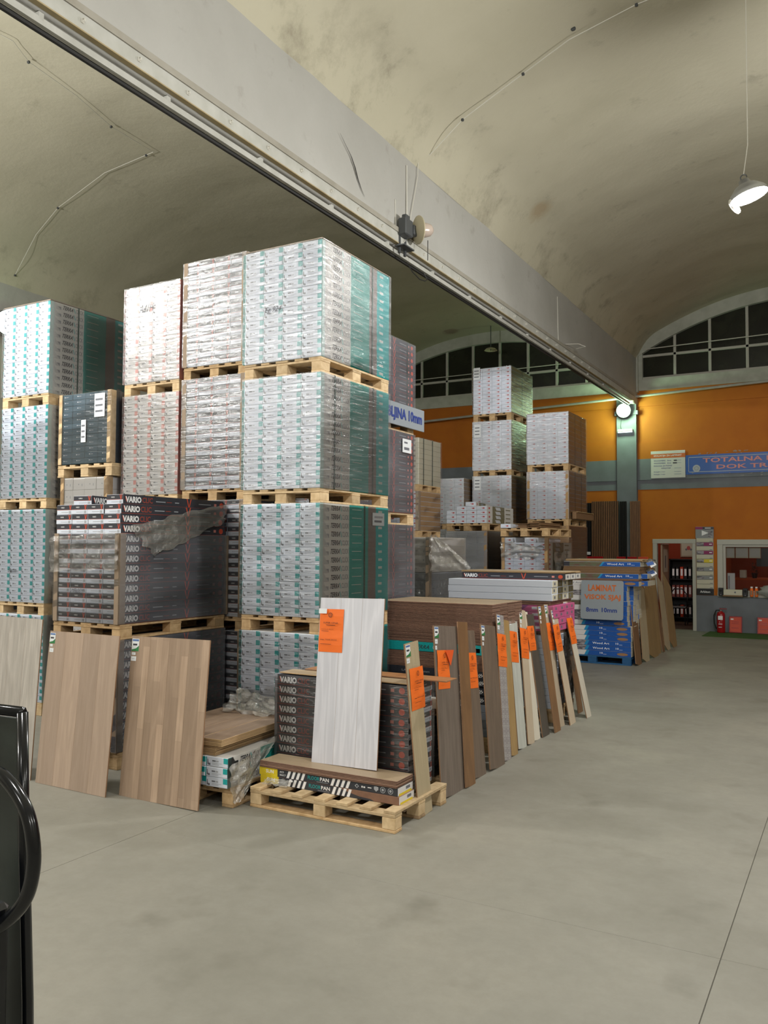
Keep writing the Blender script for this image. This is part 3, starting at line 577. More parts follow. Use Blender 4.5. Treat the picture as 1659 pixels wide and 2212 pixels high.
for k, (x, l) in enumerate(((-2.56, 'left'), (-1.97, 'right'))):
    mb = MB().cbox((0, -.012, 0), (.25, 0, .36), 'red_sign', .004).cbox((-.012, -.02, -.0), (.262, -.012, .372), 'red_ext', .006).cbox((.01, -.024, .02), (.24, -.02, .35), 'red_sign', .002).quad((.02, -.026, .29), (.06, 0, 0), (0, 0, .03), 'white_print')
    for zz in (.24, .2, .1): mb.quad((.04, -.026, zz), (.15, 0, 0), (0, 0, .012), 'red_ext')
    o = mb.obj('red_sign_board', None, (x, YB-.12, .013)); o.rotation_euler = (math.radians(-12), 0, 0)
    tag(o, '%s orange-red sign board leaning on the grey wall on the green mat' % l, 'sign')
# banner and price sheet on the grey band
YF = YB-.045
t = thing('sale_banner', 'blue sale banner with salmon capital letters on the grey band', 'banner', (-3.49, YF, 3.66))
MB().cbox((0, -.008, 0), (3.6, 0, .46), 'blue', .002).box((.06, -.010, .05), (3.54, -.008, .065), 'print_pale').box((.06, -.010, .395), (3.54, -.008, .41), 'print_pale').box((.06, -.010, .05), (.07, -.008, .41), 'print_pale').obj('banner_sheet', t)
MB().text('TOTALNA RASPRODAJA', (.38, -.012, .235), (3.0, 0, 0), (0, 0, .14), 'red_patch', .02).text('DOK TRAJU ZALIHE', (.68, -.012, .08), (2.6, 0, 0), (0, 0, .13), 'red_patch', .02).disc((.24, -.012, .14), (.085, 0, 0), (0, 0, .085), 'print_pale', 18).disc((.24, -.013, .14), (.05, 0, 0), (0, 0, .05), 'grey_print', 14, r0=.7).obj('lettering', t)
mb = MB()
for i in range(60):
    x = R(-.1, 3.7); z = random.choice((R(-.08, .02), R(.44, .5))) if x > 0 else R(0, .45); mb.quad((x, -.005+R(-.02, 0), z), (R(.02, .06), 0, R(-.01, .02)), (R(-.01, .01), -.01, R(.01, .03)), 'bag_plastic')
mb.obj('plastic_cover', t)
t = thing('price_sheet', 'white price list with an orange header on the grey band', 'sign', (-4.29, YF, 3.60))
MB().cbox((0, -.01, 0), (.79, 0, .65), 'paper_grey', .003).obj('board', t)
mb = MB().quad((0, -.012, .48), (.79, 0, 0), (0, 0, .10), 'sign_orange').text('IZOLACIJA ZA LAMINAT', (.07, -.014, .505), (.64, 0, 0), (0, 0, .05), 'white_print', .01)
for tx, z, x0, wd in (('WOODFIBRE   5mm', .40, .07, .40), ('WOODFIBRE   4mm', .34, .07, .40), ('PODLOGA ZA PODNO', .275, .07, .42), ('GREJANJE', .215, .24, .22), ('FOLIJA 2 mm', .13, .07, .26), ('FOLIJA 3 mm', .07, .07, .26)): mb.text(tx, (x0, -.012, z), (wd, 0, 0), (0, 0, .034), 'sign_blue')
for z in (.41, .35, .225, .14, .08): mb.quad((.54, -.012, z), (.16, 0, 0), (0, 0, .016), 'print_pale')
mb.quad((.53, -.013, .40), (.07, 0, 0), (0, 0, .028), 'vario_dark').quad((.51, -.013, .34), (.09, 0, 0), (0, 0, .028), 'vario_dark').obj('lettering', t)
# acoustic slat panels against the wall
def slat_panel(x0, x1, matf, mats, label, n, z1=3.04, y=YB-.30, zb=0):
    t = thing('acoustic_panel', label, 'wall panel', (x0, y, zb)); wdt = x1-x0
    MB().cbox((0, .01, 0), (wdt, .03, z1-zb), matf, .002).obj('felt_back', t)
    me = MB().cbox((0, -.012, 0), (wdt/n*.6, .01, z1-zb), mats, .002).mesh('slat')
    for i in range(n): put('slat', me, t, (wdt*(i+.2)/n, 0, 0))
slat_panel(-6.35, -5.64, 'acoustic_felt', 'gap_black', 'black slatted panel left of the brown slatted panel', 14, 3.03)
slat_panel(-5.66, -5.0, 'acoustic_felt', 'walnut', 'dark brown slatted wood panel standing against the end wall', 15, 3.06, YB-.34)
slat_panel(-4.99, -4.82, 'acoustic_felt', 'gap_black', 'narrow black slatted panel right of the brown slatted panel', 4, 3.05)
slat_panel(-4.74, -4.50, 'walnut', 'walnut', 'narrow brown ribbed panel standing before the grey pillar', 6, 3.05)
tag(MB().cbox((-5.76, YB-.40, 1.76), (-5.67, YB-.39, 1.83), 'label_white', .001).obj('panel_tag'), 'small white tag on the black slatted panel', 'tag')
for x0, x1, l in ((-5.80, -5.62, 'first'), (-5.61, -5.36, 'second'), (-5.03, -4.82, 'third'), (-4.78, -4.56, 'fourth'), (-4.53, -4.30, 'fifth')):
    tag(MB().cbox((x0, YB-.42, 1.30), (x1, YB-.40, 1.72), 'red_ext' if l != 'fifth' else 'red_sign', .003).quad((x0+.05, YB-.422, 1.5), (.08, 0, 0), (0, 0, .01), 'red_sign').obj('red_notice'), '%s red notice from the left before the slatted wall panels' % l, 'notice')
# ================================================================ PALLETS
def pallet(x, y, z, wx, ly, h, label, long_y=True, mat='pallet_wood', rz=0, ntop=5):
    """wooden pallet, corner at x,y,z; boards run along the long side"""
    t = thing('pallet', label, 'pallet', (x, y, z), rz, group='wooden pallets')
    k = h/.144; b = .022*k; L, W = (ly, wx) if long_y else (wx, ly)
    def bx(a0, a1, b0, b1, z0, z1, nm):           # a along the long side, b across
        key = ('pal', round(a1-a0, 3), round(b1-b0, 3), round(z1-z0, 4), mat, long_y)
        d = (b1-b0, a1-a0, z1-z0) if long_y else (a1-a0, b1-b0, z1-z0)
        me = cached(key, lambda: MB().cbox((0, 0, 0), d, mat, .003).mesh(nm))
        j = R(-.003, .003); put(nm, me, t, (b0, a0+j, z0) if long_y else (a0+j, b0, z0))
    bw = .1
    for i in range(ntop):
        c = (W-bw)*i/(ntop-1); wd = .13 if i in (0, ntop//2, ntop-1) else .09
        lo = 0 if i == 0 else (W-wd if i == ntop-1 else c+bw/2-wd/2); bx(0, L, lo, lo+wd, h-b, h, 'deck_board')
    for a in (0, L/2-.0725, L-.145): bx(a, a+.145, 0, W, h-2*b, h-b, 'stringer_board')
    for a in (0, L/2-.0725, L-.145):
        for lo in (0, W/2-.06, W-.10): bx(a+.002, a+.143, lo+.001, lo+(.12 if lo not in (0, W-.10) else .10)-.001, b, h-2*b, 'block')
    for lo in (0, W/2-.06, W-.10): bx(0, L, lo, lo+(.12 if lo not in (0, W-.10) else .10), 0, b, 'bottom_board')
    return t

# ================================================================ CARTONS
def side_terra(mb, O, U, V):                        # O corner, U along length (unit fractions), V height
    O, U, V = map(Vector, (O, U, V)); q = lambda a, b, c, d, m: mb.quad(O+U*a+V*b, U*(c-a), V*(d-b), m)
    q(0, 0, .40, 1, 'paper_grey'); q(0, 0, .045, 1, 'teal'); mb.poly(O+U*.042, U*.085, V, [(0, 0), (.95, .04), (.95, .5), (.5, .5), (.2, 1), (0, 1)], 'print_grey')
    q(.40, 0, .68, 1, 'teal_dark'); q(.68, 0, .80, 1, 'taupe'); q(.80, 0, 1, 1, 'teal')
    e = (U.cross(V)).normalized()*.0008
    mb.text('TERRA', O+U*.135+V*.2+e, U*.13, V*.58, 'print_dark', .03, .12); mb.poly(O+U*.272+V*.15+e, U*.025, V*.68, [(0, 1), (.3, 1), (.9, 0), (.6, 0)], 'teal'); mb.text('CLICK', O+U*.30+V*.2+e, U*.09, V*.58, 'print_grey')
    mb.quad(O+U*.44+V*.45+e, U*.14, V*.07, 'paper_grey'); mb.quad(O+U*.84+V*.3+e, U*.06, V*.3, 'paper_grey')
def side_vario(mb, O, U, V):
    O, U, V = map(Vector, (O, U, V)); q = lambda a, b, c, d, m, o=O: mb.quad(o+U*a+V*b, U*(c-a), V*(d-b), m)
    q(0, 0, 1, 1, 'vario_dark'); e = (U.cross(V)).normalized()*.0008; P = O+e
    q(0, 0.02, 1, .07, 'orange_dark', P)
    mb.text('VARIO', P+U*.02+V*.18, U*.138, V*.64, 'white_print', .05); mb.poly(P+U*.016+V*.25, U*.02, V*.55, [(0, 1), (.28, 1), (.75, .1), (.55, 0)], 'orange_print')
    mb.text('CLIC', P+U*.165+V*.22, U*.095, V*.58, 'orange_dark', .02); mb.quad(P+U*.29+V*.4, U*.09, V*.09, 'print_pale'); mb.quad(P+U*.39+V*.41, U*.05, V*.07, 'orange_dark'); mb.quad(P+U*.47+V*.4, U*.04, V*.1, 'print_pale')
    for s_ in (0, 1): mb.poly(P+U*.585+V*.02, U*.05, V*.96, [(0, 1), (.2, 1), (.55, 0), (.4, 0)] if s_ == 0 else [(1, 1), (.8, 1), (.45, 0), (.6, 0)], 'orange_print')
    mb.quad(P+U*.71+V*.45, U*.13, V*.08, 'print_pale'); mb.quad(P+U*.875+V*.35, U*.025, V*.3, 'red_patch'); mb.disc(P+U*.955+V*.5, U*.022, V*.32, 'orange_print', 10)
def side_plain(*cols):
    def f(mb, O, U, V):
        O, U, V = map(Vector, (O, U, V))
        for a, b, c in cols: mb.quad(O+U*a, U*(b-a), V, c)
    return f
def side_redbox(mb, O, U, V):
    O, U, V = map(Vector, (O, U, V)); mb.quad(O, U, V, 'paper_grey'); e = (U.cross(V)).normalized()*.001; P = O+e
    mb.quad(P+U*.2, U*.45, V, 'olive_side'); mb.poly(P+U*.3+V*.15, U*.22, V*.7, [(.2, 0), (1, 0), (.8, 1), (0, 1)], 'paper_white'); mb.quad(P+U*.06+V*.3, U*.05, V*.4, 'red_print'); mb.quad(P+U*.7+V*.3, U*.18, V*.25, 'olive_side')
def carton(kind, cw, L, ch, sides='', cj=.004):
    """one long carton: end at y=0 facing -Y, long sides at x=0 and x=cw"""
    def mk():
        mb = MB(); bas = {'terra': 'paper_white', 'redl': 'paper_warm', 'vario': 'paper_white', 'slate': 'slate', 'white': 'paper_white', 'redmark': 'paper_white', 'redbox': 'paper_white',
                          'blue': 'bluegrey', 'silver': 'silver_wrap', 'kraft': 'kraft', 'dark': 'vario_dark', 'cream': 'cream', 'warm': 'paper_warm'}[kind]
        oth = {'terra': 'teal_dark', 'redl': 'rust_side', 'vario': 'vario_dark', 'slate': 'slate_dark', 'redmark': 'kraft', 'kraft': 'kraft_dark'}.get(kind, bas)
        mb.cbox((.001, 0, 0), (cw-.001, L, ch-.0015), bas, .0035, {'-x': oth, '+x': oth, '+z': 'paper_grey' if kind not in ('dark', 'vario') else 'vario_dark'})
        q = lambda a, b, c, d, m, y=-.0008: mb.quad((cw*a, y, ch*b), (cw*(c-a), 0, 0), (0, 0, ch*(d-b)), m)
        if kind in ('terra', 'redl'):
            pt = 'teal' if kind == 'terra' else 'red_patch'; dk = 'print_grey' if kind == 'terra' else 'print_dark'
            q(.80, .40, .995, .95, pt); q(.0, .45, .03, .9, pt); mb.poly((cw*.06, -.0008, ch*.12), (cw*.14, 0, 0), (0, 0, ch*.6), [(0, .1), (.35, .1), (.35, .0), (1, 0), (.95, .35), (.35, .35), (.2, 1), (0, 1)], dk)
            q(.28, .5, .44, .64, 'print_grey'); q(.46, .5, .58, .62, 'print_pale'); q(.28, .33, .72, .37, 'print_pale'); q(.28, .2, .6, .24, 'print_pale')
        elif kind == 'vario':
            q(.01, .48, .99, .96, 'vario_dark'); q(.01, .45, .99, .48, 'red_patch')
            mb.text('VARIO', (cw*.28, -.0016, ch*.64), (cw*.22, 0, 0), (0, 0, ch*.14), 'white_print', .01)
            for s_ in (0, 1): mb.poly((cw*.80, -.0016, ch*.44), (cw*.15, 0, 0), (0, 0, ch*.54), [(0, 1), (.25, 1), (.6, 0), (.4, 0)] if s_ == 0 else [(1, 1), (.75, 1), (.4, 0), (.6, 0)], 'orange_print')
            q(.3, .2, .75, .25, 'print_pale'); q(.78, .1, .92, .35, 'print_pale')
        elif kind == 'slate': q(.36, .5, .42, .66, 'white_print'); q(.44, .52, .66, .62, 'print_pale')
        elif kind in ('redmark', 'redbox'): q(.58, .35, .78, .62, 'red_print'); q(.44, .45, .55, .55, 'red_patch'); q(.1, .25, .4, .3, 'print_pale')
        elif kind in ('white', 'warm'): q(.45, .4, .52, .5, 'print_pale'); q(.75, .3, .8, .5, 'print_pale')
        elif kind == 'blue': q(.2, .4, .4, .5, 'print_pale')
        elif kind == 'cream': q(.3, .3, .7, .7, 'olive_side')
        elif kind == 'dark': q(.2, .3, .5, .4, 'print_grey'); q(.6, .2, .9, .7, 'print_grey')
        sf = {'terra': side_terra, 'vario': side_vario, 'redl': side_plain((0, .05, 'red_patch'), (.05, .5, 'rust_side'), (.5, 1, 'taupe')),
              'redmark': None, 'redbox': side_redbox, 'slate': side_plain((0, 1, 'slate_dark'), (.1, .14, 'print_pale'))}.get(kind)
        if sf:
            if 'r' in sides: sf(mb, (cw+.0002, 0, 0), (0, L, 0), (0, 0, ch))
            if 'l' in sides: sf(mb, (-.0002, L, 0), (0, -L, 0), (0, 0, ch))
        return mb.mesh('carton')
    return cached(('carton', kind, round(cw, 4), round(L, 3), round(ch, 4), sides), mk)
def film_mesh(w, L, z0, z1, mat, fs=None, n=10, amp=.010, off=.012, faces='frlb', rag=.0, seed=0):
    mb = MB(); cs = [(-off, -off), (w+off, -off), (w+off, L+off), (-off, L+off)]; ns = [(0, -1), (1, 0), (0, 1), (-1, 0)]
    for fi, fc in enumerate('frbl'):
        if fc not in faces: continue
        (x0, y0), (x1, y1) = cs[fi], cs[(fi+1) % 4]; nx, ny = ns[fi]; vs = []; fc_ = []; m = 14
        for j in range(m+1):
            for i in range(n+1):
                u, v = i/n, j/m; e = min(1, 6*min(u, 1-u))
                d = e*(amp*noise.noise((u*3+seed, v*9, fi*7.3))+amp*.4*noise.noise((u*9+seed, v*22, fi)))+amp*.3
                z = z0+(z1-z0)*v+(rag*noise.noise((u*5+seed+fi*n, 3, 1)) if j == m else 0)
                vs.append((x0+(x1-x0)*u+nx*max(d, -off*.5), y0+(y1-y0)*u+ny*max(d, -off*.5), z))
        for j in range(m):
            for i in range(n): a = j*(n+1)+i; fc_.append((a, a+1, a+n+2, a+n+1))
        mb.add(vs, fc_, (fs or mat) if fi else mat)
    return mb.mesh('stretch_film', True)
_seed = [0]
def load(kind, x, y, z0, z1, wd, L, nz, label, nx=4, rot=False, fm='film_clear', filmto=None, boards='', bmat='kraft_board', straps=(), hand=None, stickers=(), top=None, cat='wrapped cartons', rz=0, amp=.010, jit=.003, missing=(), fs=None):
    """film wrapped pallet load; x,y = left front corner in the world; ends face -Y (rot: the long sides do)"""
    _seed[0] += 1; sd = _seed[0]; rs = random.Random(sd)
    t = thing('carton_load', label, cat, (x+(L if rot else 0), y, z0), (math.pi/2 if rot else 0)+rz, group='film wrapped carton loads')
    cw = wd/nx; ch = (z1-z0)/nz
    for k in range(nz):
        for i in range(nx):
            if (k, i) in missing: continue
            sides = ('r' if i == nx-1 and not rot else '')+('l' if i == 0 and rot else '')
            put('carton', carton(kind, cw, L, ch, sides), t, (i*cw+rs.uniform(-.0006, .0006), rs.uniform(-jit, jit), k*ch+.0005))
    H = z1-z0; ft = (filmto-z0) if filmto else H+.004
    if fm: put('stretch_film', film_mesh(wd, L, .005, ft, fm, fs, amp=amp, rag=.0 if not filmto else .03, seed=sd*3.1), t)
    for c in boards:                                     # corner boards: f/b + l/r
        cx = 0 if c in 'aA' else wd; cy = 0 if c in 'ab' else L; s = -1 if c in 'aA' else 1; th = .006
        b0 = (cx-.05 if s > 0 else cx); MB().box((b0, cy-th-.009, 0), (b0+.05, cy-.004, ft), bmat).box((min(cx+s*th, cx), cy-.009, 0), (max(cx+s*th, cx), cy+.06, ft), bmat).obj('corner_board', t)
    for fr in straps: MB().box((wd+.006, L*fr-.008, .0), (wd+.0085, L*fr+.008, H), 'strap_green').box((0, L*fr-.008, H+.004), (wd+.008, L*fr+.008, H+.006), 'strap_green').obj('strap', t)
    for (u, v, a, b) in stickers:
        mb = MB().box((wd*u, -.020, H*v), (wd*u+a, -.019, H*v+b), 'label_white')
        for q in range(3): mb.quad((wd*u+.1*a, -.0205, H*v+b*(.2+.25*q)), (a*.7, 0, 0), (0, 0, b*.08), 'print_grey')
        mb.obj('shipping_label', t)
    if hand:
        u, v, a, b, s_ = hand; MB().text(s_, (wd*u, -.024, H*v), (a, 0, 0), (0, 0, b), 'print_dark', 0, .15).obj('handwriting', t)
    if top: MB().cbox((-.005, -.005, H+.006), (wd+.005, L+.005, H+.012), top, .001).obj('top_sheet', t)
    return t

PW, PN, PO = 'pallet_wood', 'pallet_wood_new', 'pallet_wood_old'
# ---- tall front stack: teal printed cartons
AX, AY, AL, AW = -4.772, 5.926, 1.187, .824
for z, h, l in ((0, .144, 'lowest'), (1.16, .137, 'second'), (2.271, .126, 'third'), (3.386, .135, 'topmost')):
    pallet(AX, AY, z, AW, AL, h, '%s wooden pallet of the tall teal carton stack in the centre' % l, mat=PN if z > 2 else PW)
load('terra', AX, AY, .144, 1.16, AW, AL, 13, 'lowest white and teal load of the tall centre stack, behind the low plank pile', fm='film_clear')
load('terra', AX, AY, 1.297, 2.271, AW, AL, 13, 'white and teal load third from the top of the tall centre stack', fm='film_clear', straps=(.62,), stickers=())
load('terra', AX, AY, 2.397, 3.386, AW, AL, 13, 'white and teal load second from the top of the tall centre stack', fm='film_hazy', straps=(.18, .74))
load('terra', AX, AY, 3.521, 4.533, AW, AL, 13, 'topmost white and teal load of the tall centre stack under the beam', fm='film_hazy', straps=(.72,), hand=(.28, .42, .17, .06, 'Eg 924'), top='kraft_board', amp=.016)
# ---- grey and white banded stack left of it
BX, BY, BW, BL = -6.12, 6.6, .82, 1.2
for z, h, l in ((0, .144, 'lowest'), (1.06, .14, 'second'), (2.365, .115, 'third'), (3.63, .13, 'topmost')): pallet(BX, BY, z, BW, BL, h, '%s pallet of the grey banded stack beside the tall teal one' % l)
load('vario', BX, BY, .144, 1.06, BW, BL, 11, 'lowest grey banded load, hidden behind the leaning panels', boards='ab')
load('vario', BX, BY, 1.2, 2.365, BW, BL, 13, 'grey banded load seen in the narrow gap left of the tall teal stack', boards='ab')
load('vario', BX, BY, 2.48, 3.63, BW, BL, 13, 'second highest grey and white banded load with bright film, beside the teal stack', fm='film_hazy', boards='ab')
load('vario', BX, BY, 3.76, 4.86, BW, BL, 12, 'topmost grey and white banded load with orange marks, left of the teal one', fm='film_hazy', boards='ab')
# ---- white stack with red marks
CX, CY, CW = -6.99, 6.61, .80
for z, h, l in ((0, .144, 'lowest'), (1.1, .13, 'second'), (2.32, .125, 'third'), (3.53, .13, 'topmost')): pallet(CX, CY, z, CW, 1.2, h, '%s pallet of the white stack with red marks' % l, mat=PN)
load('redl', CX, CY, .144, 1.1, CW, 1.2, 11, 'lowest white load with red marks, hidden behind the dark carton pile')
load('redl', CX, CY, 1.23, 2.32, CW, 1.2, 13, 'white load with red marks mostly hidden behind the dark carton pile')
load('redl', CX, CY, 2.445, 3.53, CW, 1.2, 13, 'second highest white load with small red marks, above the dark cartons', fm='film_hazy')
load('redl', CX, CY, 3.66, 4.72, CW, 1.2, 13, 'topmost white load with small red marks, bright film and handwriting', fm='film_hazy', hand=(.28, .72, .2, .09, 'A41H'), amp=.016)
# ---- slate load on white cartons
DX, DY = -7.90, 6.50
for z, h, l in ((0, .144, 'lowest'), (1.3, .14, 'middle'), (2.665, .14, 'topmost')): pallet(DX, DY, z, .86, 1.2, h, '%s pallet of the stack carrying the slate-blue load' % l, mat=PN)
load('slate', DX+.02, DY, 2.81, 3.60, .82, 1.2, 12, 'slate-blue wrapped load with white labels and pale corner boards', boards='ab', bmat='pallet_wood_new', stickers=((.45, .30, .075, .25), (.70, .64, .16, .26)), fm='film_clear')
load('warm', DX+.07, DY, 1.44, 2.655, .74, 1.2, 9, 'white carton load under the slate-blue load', boards='ab', bmat='pallet_wood')
load('warm', DX+.05, DY, .144, 1.3, .76, 1.2, 9, 'lowest white carton load behind the leaning panels', boards='ab', bmat='pallet_wood')
# ---- left teal stack
EX, EY, EW = -8.76, 6.4, .80
for z, h, l in ((0, .144, 'lowest'), (1.115, .135, 'second'), (2.32, .12, 'third'), (3.50, .13, 'topmost')): pallet(EX, EY, z, EW, 1.2, h, '%s pallet of the left teal carton stack' % l, mat=PN)
load('terra', EX, EY, .144, 1.115, EW, 1.2, 13, 'lowest load of the left teal stack behind the grey-white panel')
load('terra', EX, EY, 1.25, 2.31, EW, 1.2, 13, 'third load from the top of the left teal stack, with faint handwriting', hand=(.25, .32, .14, .05, 'Beton'))
load('terra', EX, EY, 2.44, 3.50, EW, 1.2, 13, 'second highest load of the left teal carton stack', fm='film_clear')
load('terra', EX, EY, 3.63, 4.69, EW, 1.2, 13, 'topmost load of the left teal carton stack with its printed side showing', fm='film_hazy', straps=(.33,), top='kraft_board', amp=.014)
# ---- grey loads at the picture's left edge
for z, h, l in ((0, .13, 'lowest'), (.85, .12, 'second'), (1.72, .12, 'third'), (2.33, .12, 'topmost')): pallet(-9.78, 6.6, z, .82, 1.2, h, '%s pallet at the left picture edge' % l)
for z0, z1, l in ((.13, .85, 'lowest'), (.97, 1.72, 'second'), (1.84, 2.33, 'third'), (2.45, 3.0, 'topmost')): load('blue', -9.78, 6.6, z0, z1, .82, 1.2, max(3, int((z1-z0)/.09)), '%s blue-grey load at the left picture edge' % l, fm='film_clear')
# ---- dark carton pile with white VARIO lettering
GX, GY, GW, GL = -6.30, 5.18, .81, 1.36
pallet(GX-.01, GY, 0, GW+.02, GL, .144, 'lower pallet of the dark carton pile behind the oak panels'); pallet(GX-.01, GY, 1.095, GW+.02, GL, .128, 'upper pallet of the dark carton pile above the oak panels')
load('vario', GX, GY, .144, 1.09, GW, GL, 11, 'dark strapped load right behind the two oak panels', fm='film_grey', straps=(.76,), boards='ab')
nz = 12; ch = (2.26-1.225)/nz
t = load('vario', GX, GY, 1.225, 1.225+9*ch, GW, GL, 9, 'dark cartons with white lettering, wrapped in torn film', fm='film_clear', fs='film_grey', boards='abBA'[:3], hand=(.29, .335, .15, .035, 'MELODY'))  # grey haze of the side film stands in for its sheen
rown = {9: 'third', 10: 'second', 11: 'first'}; coln = ['leftmost', 'second from left', 'third from left', 'rightmost']
for k in (9, 10, 11):
    for i in range(4):
        o = put('carton', carton('vario', GW/4, GL, ch, 'r' if i == 3 else ''), None, (GX+i*GW/4+R(-.002, .003), GY+R(-.006, .006), 1.225+k*ch+.001))
        tag(o, 'dark orange-marked carton above the torn film, %s row from top, %s' % (rown[k], coln[i]), 'carton', 'unwrapped cartons on the dark pile')
o = put('carton', carton('vario', GW/4, GL, ch, 'r'), None, (GX+.535, GY+.09, 2.262)); tag(o, 'loose long carton lying on top of the dark pile, its lettered side showing', 'carton')
o = put('carton', carton('vario', GW/4, GL*.98, ch*.95, 'r'), None, (GX+.15, GY+.06, 2.262)); o.rotation_euler = (0, 0, math.radians(8)); tag(o, 'slightly turned carton with damaged red corner on top of the dark pile', 'carton')
# film sheets torn loose
def sheet(name, P00, P10, P01, P11, mat, label, amp=.03, n=22, m=22, rag=.05, seed=0, parent=None, nv=None):
    a, b, c, d = map(Vector, (P00, P10, P01, P11)); nv = nv or ((b-a).cross(c-a)).normalized(); vs = []; fs = []
    for j in range(m+1):
        for i in range(n+1):
            u, v = i/n, j/m; p = a.lerp(b, u).lerp(c.lerp(d, u), v)
            f = noise.noise((u*4+seed, v*4, 1))*amp+noise.noise((u*11+seed, v*3, 4))*amp*.5+noise.noise((u*20+seed, v*14, 2))*amp*.22
            p = p+nv*f
            if j in (0, m): p += (c-a).normalized()*rag*noise.noise((u*6+seed, v*9, 7))
            if i in (0, n): p += (b-a).normalized()*rag*noise.noise((v*6+seed, u*9, 3))
            vs.append(p)
    for j in range(m):
        for i in range(n): q = j*(n+1)+i; fs.append((q, q+1, q+n+2, q+n+1))
    o = MB().add(vs, fs, mat).obj(name, parent, smooth=True)
    if label: tag(o, label, 'film')
    return o
gx = GX+GW+.03
sheet('torn_film', (gx, 5.56, 1.80), (gx, 6.50, 2.15), (gx, 5.24, 2.06), (gx, 6.56, 2.33), 'film_milky', 'torn stretch film drooping across the lettered side of the dark carton pile', .018, seed=2, rag=.08)
sheet('torn_film', (GX-.03, GY-.04, 1.66), (GX+GW+.01, GY-.04, 1.70), (GX-.02, GY-.04, 1.97), (GX+GW, GY-.04, 2.02), 'film_crumpled', 'crumpled shiny film bunched across the front of the dark carton pile', .028, n=34, m=20, seed=5, rag=.03)
# ---- big oak panels leaning in front
def lean(name, label, cat, foot, topc, width, th, mat, wdir, group=None, planks=1, mats=None, edge='hdf_edge'):
    """board(s) leaning: foot and topc are the middles of the visible face; wdir along the width"""
    foot, topc = Vector(foot), Vector(topc); a = (topc-foot); Ln = a.length; a.normalize(); wv = Vector(wdir); wv = (wv-a*wv.dot(a)).normalized(); nn = wv.cross(a).normalized()
    M = Matrix((-nn, wv, a)).transposed() if False else Matrix((wv, -nn, a)).transposed()   # local x width, y into the board, z up
    o = bpy.data.objects.new(name, None); C.objects.link(o); o.matrix_world = Matrix.Translation(foot)@M.to_4x4(); tag(o, label, cat, group); o.empty_display_size = .1
    pw = width/planks
    for i in range(planks):
        mm = (mats or [mat]*planks)[i]; x0 = -width/2+i*pw
        MB().cbox((0, 0, 0), (pw-.0003, th, Ln), edge, .0005, {'-y': mm}).obj('board', o, (x0, 0, R(-.001, .001) if planks > 1 else 0))
    return o, Ln
def sticker(o, x, z, w_, h_, green=True, parent=None):
    mb = MB().box((x, -.0012, z), (x+w_, -.0004, z+h_), 'label_white')
    if green: mb.poly((x, -.0016, z), (w_, 0, 0), (0, 0, h_), [(0, 0), (1, 0), (1, .45), (.6, .22), (0, .12)], 'label_green').quad((x+w_*.05, -.0016, z+h_*.8), (w_*.9, 0, 0), (0, 0, h_*.15), 'label_blue').quad((x+w_*.15, -.0016, z+h_*.45), (w_*.6, 0, 0), (0, 0, h_*.15), 'print_dark')
    else: mb.quad((x+w_*.2, -.0016, z+h_*.4), (w_*.5, 0, 0), (0, 0, h_*.12), 'print_pale')
    return mb.obj('sample_sticker', o)
def price(o, x, z, w_=.21, h_=.297, rot=0, fold=False, corner=False):
    mb = MB(); n = 6; vs = []; fs = []
    for j in range(n+1):
        for i in range(3): vs.append((w_*i/2, -.002-.010*math.sin(math.pi*i/2)*(j/n)-.004*abs(math.sin(j)), h_*(j-n)/n))
    for j in range(n):
        for i in range(2): a = j*3+i; fs.append((a, a+1, a+4, a+3))
    s_ = mb.add(vs, fs, 'orange_paper').obj('price_sheet', o, (x, 0, z)); s_.rotation_euler = (0, rot, 0)
    if fold: MB().poly((w_*.55, -.020, 0), (w_*.75, 0, 0), (0, 0, -h_*.42), [(0, 0), (1, 0), (.55, 1)], 'orange_paper_back').obj('folded_flap', s_)
    if corner: MB().box((0, -.024, -.035), (.07, -.022, .002), 'label_white').obj('tag_corner', s_)
    t_ = MB(); y = -.020
    t_.disc((w_*.48, y, -h_*.14), (.018, 0, 0), (0, 0, .018), 'print_black', 14, r0=.72).quad((w_*.45, y, -h_*.15), (.014, 0, .004), (0, 0, .004), 'print_black')
    t_.text('SUPER CENA', (w_*.2, y, -h_*.34), (w_*.62, 0, 0), (0, 0, .012), 'print_black', .008).quad((w_*.32, y, -h_*.38), (w_*.38, 0, 0), (0, 0, .004), 'print_black')
    t_.text('Laminat 8mm', (w_*.14, y, -h_*.48), (w_*.5, 0, 0), (0, 0, .007), 'print_black').quad((w_*.14, y, -h_*.52), (w_*.3, 0, 0), (0, 0, .003), 'print_black')
    t_.text('790,00 din/m2', (w_*.3, y, -h_*.73), (w_*.5, 0, 0), (0, 0, .011), 'print_black', .008).quad((w_*.1, y, -h_*.72), (w_*.16, 0, 0), (0, 0, .004), 'print_black').quad((w_*.12, y, -h_*.82), (w_*.45, 0, 0), (0, 0, .003), 'print_black')
    t_.obj('lettering', s_)
    return s_
# foot y, top y, top z from the photo
p, Ln = lean('display_panel', 'grey-white knotty oak display panel at the left picture edge', 'panel', (-6.25, 4.61, 0), (-6.23, 4.68, 1.295), .80, .010, 'grey_oak', (1, 0, 0), 'leaning display panels', 4)
p, Ln = lean('display_panel', 'plain beige-pink oak display panel, middle one of the three big leaning panels', 'panel', (-5.368, 4.588, .001), (-5.365, 4.70, 1.20), .80, .010, 'oak_beige', (1, -.015, 0), 'leaning display panels', 4)
sticker(p, -.395, Ln-.10, .065, .085); sticker(p, -.385, Ln-.125, .03, .018, False); sticker(p, -.385, Ln-.17, .045, .032, False)
